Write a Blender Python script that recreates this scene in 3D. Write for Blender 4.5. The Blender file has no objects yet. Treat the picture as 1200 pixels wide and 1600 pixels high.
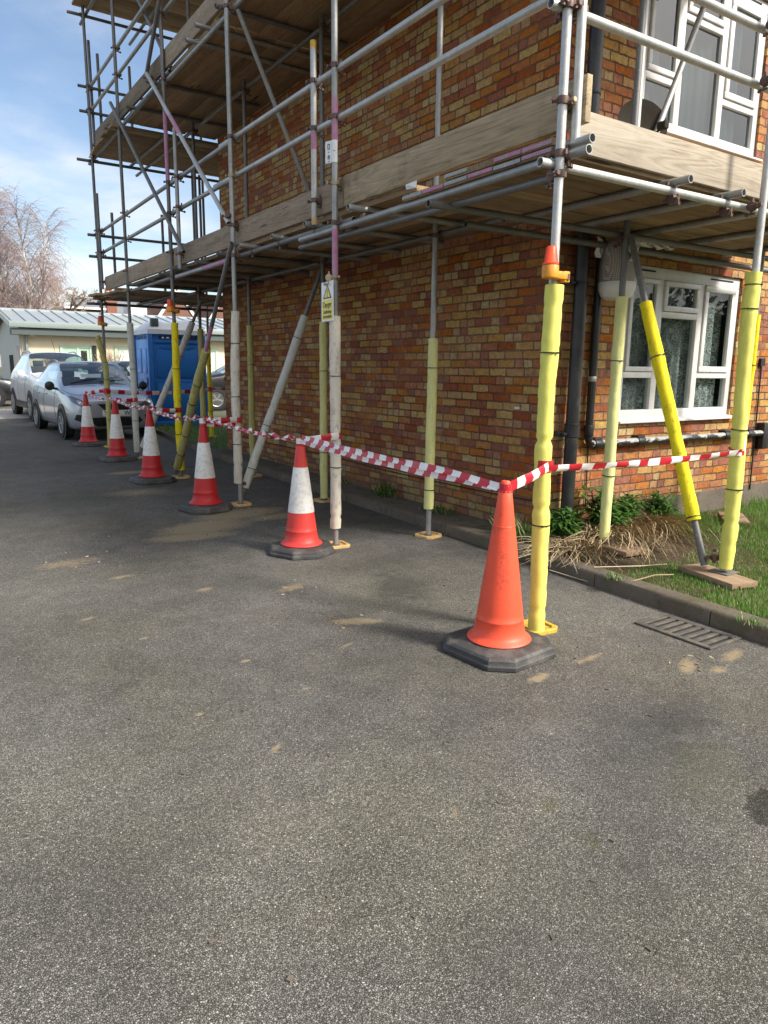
import bpy, bmesh, math, random
from mathutils import Vector, Matrix, Quaternion, noise
from mathutils.bvhtree import BVHTree

SC = bpy.context.scene
COL = SC.collection
rnd = random.Random(11)
PI = math.pi


def V(*a):
    return Vector(a if len(a) > 1 else a[0])


def gz(y):
    """The driveway climbs very gently away from the camera."""
    return 0.0095 * (min(max(y, 5.5), 60) - 5.5)


# ------------------------------------------------------------------ objects
def tag(o, label=None, cat=None, group=None, kind=None):
    if label: o['label'] = label
    if cat: o['category'] = cat
    if group: o['group'] = group
    if kind: o['kind'] = kind
    return o


def thing(name, label, cat, loc=(0, 0, 0), group=None):
    o = bpy.data.objects.new(name, None)
    COL.objects.link(o)
    o.location = loc
    o.empty_display_size = 0.1
    return tag(o, label, cat, group)


def root_loc(o):
    while o.parent is not None:
        o = o.parent
    return o.location.copy()


class MB:
    """Collects shapes and links them as ONE mesh object."""
    def __init__(s):
        s.v, s.f, s.m = [], [], []

    def add(s, vs, fs, mi=0):
        b = len(s.v)
        s.v += [tuple(v) for v in vs]
        s.f += [tuple(i + b for i in f) for f in fs]
        s.m += [mi] * len(fs)
        return s

    def box(s, c, size, rot=None, mi=0):
        hx, hy, hz = size[0] / 2, size[1] / 2, size[2] / 2
        vs = [V(x, y, z) for x in (-hx, hx) for y in (-hy, hy) for z in (-hz, hz)]
        if rot is not None:
            vs = [rot @ v for v in vs]
        c = V(c)
        return s.add([v + c for v in vs], [(0, 1, 3, 2), (4, 6, 7, 5), (0, 4, 5, 1), (2, 3, 7, 6), (0, 2, 6, 4), (1, 5, 7, 3)], mi)

    def bx(s, x0, x1, y0, y1, z0, z1, mi=0):
        return s.box(((x0 + x1) / 2, (y0 + y1) / 2, (z0 + z1) / 2), (x1 - x0, y1 - y0, z1 - z0), None, mi)

    def path(s, pts, r, n=8, mi=0, cap=True, squash=1.0):
        pts = [V(p) for p in pts]
        k = len(pts)
        rs = [r] * k if not hasattr(r, '__len__') else r
        rings = []
        nrm = None
        for i, p in enumerate(pts):
            t = (pts[min(i + 1, k - 1)] - pts[max(i - 1, 0)]).normalized()
            if nrm is None:
                a = V(0, 0, 1) if abs(t.z) < 0.9 else V(1, 0, 0)
                nrm = (a - t * a.dot(t)).normalized()
            else:
                nrm = (nrm - t * nrm.dot(t))
                nrm = nrm.normalized() if nrm.length > 1e-6 else t.orthogonal().normalized()
            b = t.cross(nrm)
            rings.append([p + (nrm * math.cos(2 * PI * j / n) + b * math.sin(2 * PI * j / n) * squash) * rs[i] for j in range(n)])
        vs = [v for rg in rings for v in rg]
        fs = [(i * n + j, i * n + (j + 1) % n, (i + 1) * n + (j + 1) % n, (i + 1) * n + j) for i in range(k - 1) for j in range(n)]
        if cap:
            fs += [tuple(range(n - 1, -1, -1)), tuple((k - 1) * n + j for j in range(n))]
        return s.add(vs, fs, mi)

    def pipe(s, p0, p1, r=0.02415, n=14, w=0.004, mi=0):
        """open ended scaffold tube"""
        p0, p1 = V(p0), V(p1)
        t = (p1 - p0).normalized()
        a = t.orthogonal().normalized()
        b = t.cross(a)
        ring = lambda p, q: [p + (a * math.cos(2 * PI * j / n) + b * math.sin(2 * PI * j / n)) * q for j in range(n)]
        d = t * min(0.25, (p1 - p0).length / 3)
        R = [ring(p0 + d, r - w), ring(p0, r - w), ring(p0, r), ring(p1, r), ring(p1, r - w), ring(p1 - d, r - w)]
        vs = [v for q in R for v in q]
        fs = [(i * n + j, i * n + (j + 1) % n, (i + 1) * n + (j + 1) % n, (i + 1) * n + j) for i in range(5) for j in range(n)]
        return s.add(vs, fs, mi)

    def lathe(s, prof, c=(0, 0, 0), n=32, mi=0, rot=None):
        c = V(c)
        vs = []
        for r, z in prof:
            for j in range(n):
                v = V(r * math.cos(2 * PI * j / n), r * math.sin(2 * PI * j / n), z)
                if rot is not None: v = rot @ v
                vs.append(c + v)
        k = len(prof)
        fs = [(i * n + j, i * n + (j + 1) % n, (i + 1) * n + (j + 1) % n, (i + 1) * n + j) for i in range(k - 1) for j in range(n)]
        if prof[0][0] > 1e-5: fs.append(tuple(range(n - 1, -1, -1)))
        if prof[-1][0] > 1e-5: fs.append(tuple((k - 1) * n + j for j in range(n)))
        return s.add(vs, fs, mi)

    def prism(s, poly, axis, a, b, mi=0):
        """polygon given in the two other axes, extruded along axis from a to b"""
        def mk(p, t):
            if axis == 'x': return V(t, p[0], p[1])
            if axis == 'y': return V(p[0], t, p[1])
            return V(p[0], p[1], t)
        n = len(poly)
        vs = [mk(p, a) for p in poly] + [mk(p, b) for p in poly]
        fs = [tuple(range(n - 1, -1, -1)), tuple(range(n, 2 * n))] + [(i, (i + 1) % n, n + (i + 1) % n, n + i) for i in range(n)]
        return s.add(vs, fs, mi)

    def build(s, name, mats, parent=None, smooth=True, bevel=0.0, angle=38, local=False, merge=False):
        me = bpy.data.meshes.new(name)
        if parent is not None:
            o0 = V(0, 0, 0) if local else root_loc(parent)
        elif local:
            o0 = V(0, 0, 0)
        else:
            xs = [v[0] for v in s.v]; ys = [v[1] for v in s.v]; zs = [v[2] for v in s.v]
            o0 = V((min(xs) + max(xs)) / 2, (min(ys) + max(ys)) / 2, min(zs))
        me.from_pydata([(v[0] - o0.x, v[1] - o0.y, v[2] - o0.z) for v in s.v], [], s.f)
        mats = mats if isinstance(mats, (list, tuple)) else [mats]
        for m in mats: me.materials.append(m)
        for p, mi in zip(me.polygons, s.m): p.material_index = mi
        bm = bmesh.new(); bm.from_mesh(me)
        if merge: bmesh.ops.remove_doubles(bm, verts=bm.verts, dist=1e-5)
        bmesh.ops.recalc_face_normals(bm, faces=bm.faces)
        if bevel > 0:
            es = [e for e in bm.edges if len(e.link_faces) == 2 and e.calc_face_angle(0) > 0.6]
            bmesh.ops.bevel(bm, geom=es, offset=bevel, segments=2, affect='EDGES', profile=0.5)
        bm.to_mesh(me); bm.free()
        if smooth:
            for p in me.polygons: p.use_smooth = True
            me.set_sharp_from_angle(angle=math.radians(angle))
        o = bpy.data.objects.new(name, me)
        COL.objects.link(o)
        if parent is not None: o.parent = parent
        elif not local: o.location = o0
        return o


def copy_tree(o, parent=None):
    c = o.copy(); COL.objects.link(c)
    if parent is not None: c.parent = parent
    for ch in list(o.children): copy_tree(ch, c)
    return c


def text_obj(name, txt, size, mat4, mat, parent=None, extrude=0.0008, align='CENTER', bold=0.0):
    cu = bpy.data.curves.new(name, 'FONT')
    cu.body = txt; cu.size = size; cu.extrude = extrude; cu.align_x = align; cu.align_y = 'CENTER'; cu.offset = bold
    tmp = bpy.data.objects.new(name + '_tmp', cu)
    COL.objects.link(tmp)
    dg = bpy.context.evaluated_depsgraph_get()
    me = bpy.data.meshes.new_from_object(tmp.evaluated_get(dg))
    bpy.data.objects.remove(tmp)
    bpy.data.curves.remove(cu)
    o0 = root_loc(parent) if parent is not None else V(0, 0, 0)
    me.transform(Matrix.Translation(-o0) @ mat4)
    me.materials.clear(); me.materials.append(mat)
    o = bpy.data.objects.new(name, me); COL.objects.link(o)
    if parent is not None: o.parent = parent
    return o


# ---------------------------------------------------------------- materials
def nd(t, typ, ins=None, **props):
    n = t.nodes.new(typ)
    for k, v in props.items(): setattr(n, k, v)
    for k, v in (ins or {}).items():
        if isinstance(v, bpy.types.NodeSocket): t.links.new(v, n.inputs[k])
        elif isinstance(v, bpy.types.Node): t.links.new(v.outputs[0], n.inputs[k])
        else: n.inputs[k].default_value = v
    return n


def ma(t, op, a, b=None, c=None, clamp=False):
    ins = {0: a}
    if b is not None: ins[1] = b
    if c is not None: ins[2] = c
    n = nd(t, 'ShaderNodeMath', ins, operation=op); n.use_clamp = clamp
    return n.outputs[0]


def c4(c):
    return (c[0], c[1], c[2], 1.0) if len(c) == 3 else c


def mix(t, fac, a, b, mode='MIX'):
    n = t.nodes.new('ShaderNodeMix'); n.data_type = 'RGBA'; n.blend_type = mode
    for i, v in ((0, fac), (6, a), (7, b)):
        if isinstance(v, bpy.types.NodeSocket): t.links.new(v, n.inputs[i])
        else: n.inputs[i].default_value = v if i == 0 else c4(v)
    return n.outputs[2]


def ramp(t, fac, stops, interp='LINEAR'):
    n = nd(t, 'ShaderNodeValToRGB', {0: fac})
    cr = n.color_ramp; cr.interpolation = interp
    while len(cr.elements) < len(stops): cr.elements.new(0.5)
    for e, (p, c) in zip(cr.elements, stops):
        e.position = p; e.color = c4(c) if hasattr(c, '__len__') else (c, c, c, 1)
    return n.outputs[0]


def mrange(t, v, a, b, c=0.0, d=1.0, smooth=True):
    return nd(t, 'ShaderNodeMapRange', {0: v, 1: a, 2: b, 3: c, 4: d}, interpolation_type='SMOOTHSTEP' if smooth else 'LINEAR').outputs[0]


def noi(t, vec, scale, detail=3, rough=0.55, out=0):
    ins = {'Scale': scale, 'Detail': detail, 'Roughness': rough}
    if vec is not None: ins['Vector'] = vec
    return nd(t, 'ShaderNodeTexNoise', ins).outputs[out]


def start(name):
    m = bpy.data.materials.new(name); m.use_nodes = True
    t = m.node_tree; t.nodes.clear()
    out = nd(t, 'ShaderNodeOutputMaterial')
    b = nd(t, 'ShaderNodeBsdfPrincipled')
    t.links.new(b.outputs[0], out.inputs[0])
    return m, t, b, out


def setp(t, b, **kw):
    names = dict(col='Base Color', rough='Roughness', metal='Metallic', spec='Specular IOR Level', normal='Normal', alpha='Alpha',
                 coat='Coat Weight', trans='Transmission Weight', sss='Subsurface Weight', coatr='Coat Roughness', sheen='Sheen Weight')
    for k, v in kw.items():
        s = b.inputs[names[k]]
        if isinstance(v, bpy.types.NodeSocket): t.links.new(v, s)
        else: s.default_value = c4(v) if k == 'col' else v


def pos(t): return nd(t, 'ShaderNodeNewGeometry').outputs['Position']
def objc(t): return nd(t, 'ShaderNodeTexCoord').outputs['Object']
def vmul(t, v, s): return nd(t, 'ShaderNodeVectorMath', {0: v, 1: s}, operation='MULTIPLY').outputs[0]
def vadd(t, v, s): return nd(t, 'ShaderNodeVectorMath', {0: v, 1: s}, operation='ADD').outputs[0]


def bump(t, h, strength=0.3, dist=0.01):
    return nd(t, 'ShaderNodeBump', {'Height': h, 'Strength': strength, 'Distance': dist}).outputs[0]


def worn(name, col, rough=0.5, var=0.25, scale=14, dirt=None, dirt_amt=0.35, dirt_scale=6, metal=0.0, bmp=0.08, coat=0.0, use_pos=True, fine=90, spec=0.5):
    """Painted / moulded surface with tonal variation, dirt and fine bump."""
    m, t, b, _ = start(name)
    p = pos(t) if use_pos else objc(t)
    n1 = noi(t, p, scale, 4)
    n2 = noi(t, p, dirt_scale, 5, 0.65)
    n3 = noi(t, p, fine, 2)
    f = ma(t, 'MULTIPLY_ADD', n1, 2 * var, 1 - var)
    c = mix(t, 1.0, c4(col), nd(t, 'ShaderNodeCombineColor', {0: f, 1: f, 2: f}).outputs[0], 'MULTIPLY')
    if dirt is not None:
        k = ma(t, 'MULTIPLY', mrange(t, ma(t, 'ADD', n2, ma(t, 'MULTIPLY', n3, 0.25)), 0.58, 0.78), dirt_amt)
        c = mix(t, k, c, c4(dirt))
    r = ma(t, 'MULTIPLY_ADD', n2, 0.3, rough - 0.15, clamp=True)
    setp(t, b, col=c, rough=r, metal=metal, coat=coat, spec=spec)
    if bmp: setp(t, b, normal=bump(t, ma(t, 'ADD', n3, n1), bmp, 0.006))
    return m


def flat(name, col, rough=0.6, metal=0.0, spec=0.5):
    m, t, b, _ = start(name)
    n = noi(t, pos(t), 25, 3)
    f = ma(t, 'MULTIPLY_ADD', n, 0.3, 0.85)
    setp(t, b, col=mix(t, 1.0, c4(col), nd(t, 'ShaderNodeCombineColor', {0: f, 1: f, 2: f}).outputs[0], 'MULTIPLY'), rough=rough, metal=metal, spec=spec)
    return m


def mat_brick():
    m, t, b, _ = start('brickwork')
    P = pos(t)
    wob = nd(t, 'ShaderNodeTexNoise', {'Vector': P, 'Scale': 13.0, 'Detail': 4.0}).outputs['Color']
    Pw = vadd(t, P, vmul(t, vadd(t, wob, (-0.5, -0.5, -0.5)), (0.022, 0.022, 0.022)))
    s = nd(t, 'ShaderNodeSeparateXYZ', {0: Pw})
    u = ma(t, 'ADD', ma(t, 'SUBTRACT', s.outputs[0], s.outputs[1]), 50.0)
    zc = ma(t, 'DIVIDE', ma(t, 'ADD', s.outputs[2], 2.0), 0.075)
    row = ma(t, 'FLOOR', zc); rf = ma(t, 'FRACT', zc)
    rr = nd(t, 'ShaderNodeTexWhiteNoise', {1: row}, noise_dimensions='1D').outputs[0]
    off = ma(t, 'ADD', ma(t, 'MULTIPLY', ma(t, 'MODULO', row, 2.0), 0.5), ma(t, 'MULTIPLY', rr, 0.3))
    ub = ma(t, 'ADD', ma(t, 'DIVIDE', u, 0.222), off)
    bi = ma(t, 'FLOOR', ub); bf = ma(t, 'FRACT', ub)
    w1 = nd(t, 'ShaderNodeTexWhiteNoise', {0: nd(t, 'ShaderNodeCombineXYZ', {0: bi, 1: row, 2: 3.7}).outputs[0]}, noise_dimensions='3D').outputs[0]
    half = ma(t, 'LESS_THAN', w1, 0.2)
    bf2 = ma(t, 'FRACT', ma(t, 'MULTIPLY', bf, 2.0))
    hb = ma(t, 'MULTIPLY', half, ma(t, 'MULTIPLY', ma(t, 'GREATER_THAN', bf, 0.5), 0.37))
    bi2 = ma(t, 'ADD', bi, hb)
    wn = nd(t, 'ShaderNodeTexWhiteNoise', {0: nd(t, 'ShaderNodeCombineXYZ', {0: bi2, 1: row, 2: 9.1}).outputs[0]}, noise_dimensions='3D')
    # distance to the joints in metres
    dv1 = ma(t, 'MULTIPLY', ma(t, 'MINIMUM', bf, ma(t, 'SUBTRACT', 1.0, bf)), 0.222)
    dv2 = ma(t, 'MULTIPLY', ma(t, 'MINIMUM', bf2, ma(t, 'SUBTRACT', 1.0, bf2)), 0.111)
    dv = ma(t, 'ADD', ma(t, 'MULTIPLY', half, dv2), ma(t, 'MULTIPLY', ma(t, 'SUBTRACT', 1.0, half), dv1))
    dh = ma(t, 'MULTIPLY', ma(t, 'MINIMUM', rf, ma(t, 'SUBTRACT', 1.0, rf)), 0.075)
    d = ma(t, 'SMOOTH_MIN', dv, dh, 0.012)
    rag = ma(t, 'MULTIPLY', ma(t, 'SUBTRACT', noi(t, P, 48, 4, 0.7), 0.5), 0.013)
    face = mrange(t, ma(t, 'ADD', d, rag), 0.003, 0.0085)
    # which brick: a patchy mix of purple, red, orange and buff
    big = noi(t, P, 0.75, 2)
    zz = nd(t, 'ShaderNodeSeparateXYZ', {0: P}).outputs[2]
    hi = ma(t, 'MULTIPLY', mrange(t, zz, 1.2, 4.0), 0.13)
    sel = ma(t, 'ADD', ma(t, 'ADD', wn.outputs[0], ma(t, 'MULTIPLY', ma(t, 'SUBTRACT', big, 0.5), 0.75)), ma(t, 'SUBTRACT', hi, 0.06))
    two = ma(t, 'MULTIPLY', ma(t, 'SUBTRACT', noi(t, P, 15, 5, 0.75), 0.5), 0.75)      # kiln flashing inside each brick
    sel = ma(t, 'ADD', sel, two)
    pal = ramp(t, sel, [(0.0, (0.20, 0.077, 0.047)), (0.16, (0.25, 0.092, 0.047)), (0.30, (0.32, 0.12, 0.048)), (0.42, (0.40, 0.158, 0.055)),
                        (0.50, (0.38, 0.168, 0.065)), (0.60, (0.38, 0.195, 0.08)), (0.72, (0.41, 0.235, 0.10)), (0.85, (0.44, 0.275, 0.12)), (0.95, (0.47, 0.33, 0.165))])
    pal = mix(t, 0.28, pal, (0.36, 0.17, 0.072))
    n1 = noi(t, P, 24, 5, 0.7)
    n2 = noi(t, P, 140, 3, 0.6)
    f = ma(t, 'ADD', ma(t, 'MULTIPLY', n1, 1.5), ma(t, 'MULTIPLY_ADD', n2, 0.9, -0.18))
    hue = nd(t, 'ShaderNodeHueSaturation', {'Hue': ma(t, 'MULTIPLY_ADD', wn.outputs[0], 0.03, 0.485), 'Saturation': ma(t, 'MULTIPLY_ADD', w1, 0.25, 0.9), 'Value': f, 'Color': pal}).outputs[0]
    flake = ma(t, 'MULTIPLY', mrange(t, noi(t, P, 11, 6, 0.8), 0.57, 0.68), 0.6)
    bc = mix(t, flake, hue, (0.38, 0.27, 0.17))
    soot = ma(t, 'MULTIPLY', mrange(t, noi(t, P, 4.5, 6, 0.75), 0.52, 0.72), 0.5)
    bc = mix(t, soot, bc, (0.075, 0.045, 0.035))
    mort = mix(t, mrange(t, noi(t, P, 3.0, 4), 0.35, 0.65), (0.12, 0.068, 0.042), (0.23, 0.15, 0.10))
    col = mix(t, face, mort, bc)
    damp = ma(t, 'MULTIPLY', mrange(t, ma(t, 'ADD', zz, ma(t, 'MULTIPLY', noi(t, P, 2.5, 3), 0.5)), 0.75, 0.32), 0.5)
    col = mix(t, damp, col, (0.085, 0.08, 0.055))
    h = ma(t, 'ADD', ma(t, 'MULTIPLY', face, 1.0), ma(t, 'ADD', ma(t, 'MULTIPLY', n1, 0.5), ma(t, 'MULTIPLY', n2, 0.25)))
    setp(t, b, col=col, rough=0.9, spec=0.25, normal=bump(t, h, 1.0, 0.012))
    return m


SAWDUST = [(2.28, 6.46, .42, .22, .2, 1.0), (2.78, 6.85, .42, .20, .2, .95), (2.05, 6.15, .34, .13, -.1, .95), (2.55, 6.62, .20, .08, .3, .7), (2.16, 3.50, .13, .05, -.5, .9),
           (2.12, 4.32, .10, .05, .4, .7), (0.95, 5.78, .20, .10, .1, .35), (3.27, 2.02, .10, .035, .5, .7), (3.36, 1.90, .05, .03, .1, .5),
           (3.6, 1.97, .11, .035, .2, .6), (2.9, 2.36, .10, .02, .1, .4), (2.5, 10.2, .25, .12, .1, .8), (2.85, 9.55, .25, .15, .3, .9), (2.2, 8.6, .3, .2, .0, .45), (2.5, 2.33, .07, .03, .2, .8),
           (3.05, 6.55, .3, .12, .0, .7), (1.11, 2.42, .035, .012, .7, .5), (.95, 2.86, .02, .012, 0, .6), (1.47, 2.84, .02, .012, 0, .6), (1.35, 3.3, .025, .015, 0, .7), (1.0, 3.9, .03, .012, 0, .5), (1.9, 3.2, .05, .015, .4, .35), (1.45, 1.7, .04, .012, .9, .3), (1.6, 4.6, .06, .03, .3, .5), (.8, 4.4, .05, .02, .3, .5), (1.2, 5.2, .08, .03, .1, .5)]


def ell(t, P, x, y, rx, ry, a):
    """1 at the centre of a stain, 0 at its rim"""
    mp = nd(t, 'ShaderNodeMapping', {0: P, 1: (x, y, 0), 2: (0, 0, a), 3: (rx, ry, 50.0)}, vector_type='TEXTURE').outputs[0]
    ln = nd(t, 'ShaderNodeVectorMath', {0: mp}, operation='LENGTH').outputs['Value']
    return ma(t, 'SUBTRACT', 1.0, ln, clamp=True)


def mat_asphalt():
    m, t, b, _ = start('asphalt')
    P = pos(t)
    P2 = vmul(t, P, (1, 1, 0.0))
    warp = vmul(t, vadd(t, nd(t, 'ShaderNodeTexNoise', {'Vector': P2, 'Scale': 260.0, 'Detail': 2.0}).outputs['Color'], (-0.5, -0.5, -0.5)), (0.005, 0.005, 0))
    Pw = vadd(t, P2, warp)
    vo = nd(t, 'ShaderNodeTexVoronoi', {'Vector': Pw, 'Scale': 185.0, 'Randomness': 1.0})
    cr = nd(t, 'ShaderNodeSeparateColor', {0: vo.outputs['Color']})
    chip = ramp(t, cr.outputs[0], [(0.0, .085), (0.35, .15), (0.8, .22), (0.97, .29), (1.0, .42)])
    ve = nd(t, 'ShaderNodeTexVoronoi', {'Vector': Pw, 'Scale': 185.0, 'Randomness': 1.0}, feature='DISTANCE_TO_EDGE')
    gap = mrange(t, ve.outputs['Distance'], 0.16, 0.02)
    pit = mrange(t, noi(t, P2, 95, 5, 0.75), 0.57, 0.68)
    fine = noi(t, P2, 420, 3)
    n4 = noi(t, P2, 160, 4, 0.65)
    big = noi(t, P2, 0.55, 4, 0.6)
    mid = noi(t, P2, 4.0, 5, 0.65)
    c = mix(t, ma(t, 'MULTIPLY', ma(t, 'MAXIMUM', gap, pit), 0.86), chip, (0.045, 0.042, 0.039))
    f = ma(t, 'ADD', ma(t, 'MULTIPLY', big, 1.7), ma(t, 'ADD', ma(t, 'MULTIPLY', mid, 0.9), -0.17))
    f = ma(t, 'MULTIPLY', f, ma(t, 'MULTIPLY_ADD', n4, 0.8, 0.65))
    tint = noi(t, P2, 0.9, 3)
    c = mix(t, 1.0, c, nd(t, 'ShaderNodeCombineColor', {0: f, 1: ma(t, 'MULTIPLY', f, 0.955), 2: ma(t, 'MULTIPLY', f, ma(t, 'MULTIPLY_ADD', tint, 0.35, 0.67))}).outputs[0], 'MULTIPLY')
    # dust settled on the surface
    dust = ma(t, 'MULTIPLY', mrange(t, noi(t, P2, 1.6, 5, 0.65), 0.5, 0.75), 0.16)
    c = mix(t, dust, c, (0.27, 0.24, 0.20))
    # stains: oil, wet moss
    for (x, y, rx, ry, a, k, cc) in [(2.80, 3.95, .42, .26, .9, .8, (.045, .043, .04)), (2.95, 4.5, .5, .3, .2, .5, (.05, .046, .042)), (2.40, 1.13, .17, .09, .2, .9, (.014, .013, .008)),
                                     (2.39, 1.07, .10, .045, .3, .9, (.05, .06, .008)), (2.42, 1.40, .36, .2, .5, .35, (.13, .135, .055)), (2.2, 1.5, .8, .35, .75, .5, (.05, .05, .052)), (2.75, 1.7, .35, .22, .2, .6, (.045, .044, .044)),
                                     (1.75, 1.55, .06, .03, .3, .6, (.10, .10, .03)), (1.72, 1.33, .05, .03, 1, .6, (.10, .10, .03)), (0.3, 2.0, .5, .35, .3, .4, (.07, .066, .06)), (1.5, 1.2, .6, .3, .3, .3, (.07, .066, .06))]:
        e = ma(t, 'ADD', ell(t, P2, x, y, rx * 1.5, ry * 1.5, a), ma(t, 'MULTIPLY', ma(t, 'SUBTRACT', noi(t, P2, 9, 6, 0.7), 0.5), 1.1))
        lim = (0.42, 0.56) if k >= .9 else (0.22, 0.85)
        c = mix(t, ma(t, 'MULTIPLY', mrange(t, e, *lim), ma(t, 'MULTIPLY', min(k, 1.0), ma(t, 'MULTIPLY_ADD', gap, 0.3, 0.7))), c, cc)
    saw = None
    for (x, y, rx, ry, a, k) in SAWDUST:
        e = ma(t, 'MULTIPLY', ell(t, P2, x, y, rx * 1.35, ry * 1.35, a), k)
        saw = e if saw is None else ma(t, 'MAXIMUM', saw, e)
    grain = ma(t, 'ADD', noi(t, P2, 26, 5, 0.75), ma(t, 'MULTIPLY', noi(t, P2, 7, 3), 0.35))
    sm = mrange(t, ma(t, 'ADD', ma(t, 'MULTIPLY', saw, 0.62), ma(t, 'ADD', ma(t, 'MULTIPLY', grain, 0.85), ma(t, 'MULTIPLY', ma(t, 'ADD', n4, ma(t, 'MULTIPLY', noi(t, P2, 60, 4, 0.7), 0.8)), 0.55))), 1.0, 1.40)
    sm = ma(t, 'MULTIPLY', sm, ma(t, 'GREATER_THAN', saw, 0.01))
    c = mix(t, ma(t, 'MULTIPLY', sm, 0.8), c, mix(t, fine, (0.25, 0.19, 0.11), (0.62, 0.50, 0.31)))
    h = ma(t, 'ADD', ma(t, 'MULTIPLY', ma(t, 'SUBTRACT', 1.0, gap), 1.0), ma(t, 'MULTIPLY', fine, 0.25))
    h = ma(t, 'ADD', ma(t, 'ADD', h, ma(t, 'MULTIPLY', n4, 1.0)), ma(t, 'MULTIPLY', cr.outputs[1], 0.5))
    setp(t, b, col=c, rough=0.85, spec=0.3, normal=bump(t, h, 0.95, 0.0042))
    return m


def mat_wood(name, axis, a, bcol, dark, rough=0.85, stain=0.3, sat=1.0, rings=0.16, warp=2.5):
    m, t, b, _ = start(name)
    P = objc(t)
    ri = nd(t, 'ShaderNodeObjectInfo').outputs['Random']
    sc = {'x': (0.9, 13, 13), 'y': (13, 0.9, 13), 'z': (13, 13, 0.9)}[axis]
    Pv = vadd(t, vmul(t, P, sc), nd(t, 'ShaderNodeCombineXYZ', {0: ma(t, 'MULTIPLY', ri, 37.0), 1: ma(t, 'MULTIPLY', ri, 91.0), 2: ma(t, 'MULTIPLY', ri, 13.0)}).outputs[0])
    n1 = noi(t, Pv, 1.0, 6, 0.7)
    n2 = noi(t, vmul(t, Pv, (3, 3, 3)), 2.6, 5, 0.7)
    wv = nd(t, 'ShaderNodeTexNoise', {'Vector': Pv, 'Scale': 0.5, 'Detail': 2.0, 'Distortion': warp}).outputs[0]
    ring = ma(t, 'PINGPONG', ma(t, 'MULTIPLY', wv, 26.0), 1.0)
    g = ma(t, 'ADD', ma(t, 'MULTIPLY', n1, 0.6), ma(t, 'ADD', ma(t, 'MULTIPLY', n2, 0.3), ma(t, 'MULTIPLY', ring, rings)))
    c = ramp(t, g, [(0.3, dark), (0.5, a), (0.72, bcol)])
    st = ma(t, 'MULTIPLY', mrange(t, noi(t, P, 2.2, 5, 0.7), 0.5, 0.7), stain)
    c = mix(t, st, c, dark)
    crack = mrange(t, noi(t, vmul(t, Pv, (1.4, 1.4, 1.4)), 1.1, 2, 0.4), 0.295, 0.26)
    c = mix(t, ma(t, 'MULTIPLY', crack, 0.8), c, (0.02, 0.015, 0.01))
    c = nd(t, 'ShaderNodeHueSaturation', {'Saturation': sat, 'Value': ma(t, 'MULTIPLY_ADD', ri, 0.7, 0.65), 'Color': c}).outputs[0]
    setp(t, b, col=c, rough=rough, spec=0.25, normal=bump(t, ma(t, 'SUBTRACT', g, ma(t, 'MULTIPLY', crack, 0.8)), 0.5, 0.006))
    return m


def mat_galv(name, base=(0.40, 0.41, 0.42), rust=0.25, metal=0.55):
    m, t, b, _ = start(name)
    P = pos(t)
    n1 = noi(t, vmul(t, P, (1, 1, 1)), 38, 5, 0.7)
    n2 = noi(t, P, 6, 4, 0.6)
    f = ma(t, 'ADD', ma(t, 'MULTIPLY', n1, 0.7), ma(t, 'MULTIPLY_ADD', n2, 0.7, 0.3))
    c = mix(t, 1.0, c4(base), nd(t, 'ShaderNodeCombineColor', {0: f, 1: f, 2: f}).outputs[0], 'MULTIPLY')
    k = ma(t, 'MULTIPLY', mrange(t, noi(t, P, 11, 5, 0.7), 0.56, 0.72), rust)
    c = mix(t, k, c, (0.13, 0.075, 0.045))
    spl = ma(t, 'MULTIPLY', mrange(t, noi(t, P, 21, 4, 0.7), 0.66, 0.72), 0.5)
    c = mix(t, spl, c, (0.48, 0.47, 0.44))
    setp(t, b, col=c, rough=ma(t, 'MULTIPLY_ADD', n1, 0.25, 0.38), metal=metal, normal=bump(t, n1, 0.12, 0.003))
    return m


def mat_foam(name, col, dirt=(0.20, 0.17, 0.08), amt=0.4):
    m, t, b, _ = start(name)
    P = pos(t)
    pz = vmul(t, P, (1, 1, 0.35))
    n1 = noi(t, pz, 20, 5, 0.65)
    n3 = noi(t, P, 240, 2)
    sc = mrange(t, ma(t, 'ADD', noi(t, pz, 30, 6, 0.8), ma(t, 'MULTIPLY', noi(t, P, 5, 3), 0.25)), 0.64, 0.78)
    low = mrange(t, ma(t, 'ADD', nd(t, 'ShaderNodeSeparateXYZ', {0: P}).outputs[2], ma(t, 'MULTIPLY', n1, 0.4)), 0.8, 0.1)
    f = ma(t, 'MULTIPLY_ADD', n1, 0.35, 0.82)
    c = mix(t, 1.0, c4(col), nd(t, 'ShaderNodeCombineColor', {0: f, 1: f, 2: ma(t, 'MULTIPLY', f, 0.97)}).outputs[0], 'MULTIPLY')
    c = mix(t, ma(t, 'MULTIPLY', sc, amt), c, c4(dirt))
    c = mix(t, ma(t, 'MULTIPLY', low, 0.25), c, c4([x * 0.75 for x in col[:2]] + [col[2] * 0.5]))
    setp(t, b, col=c, rough=0.75, spec=0.3, normal=bump(t, ma(t, 'ADD', n3, n1), 0.25, 0.004))
    return m


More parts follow.
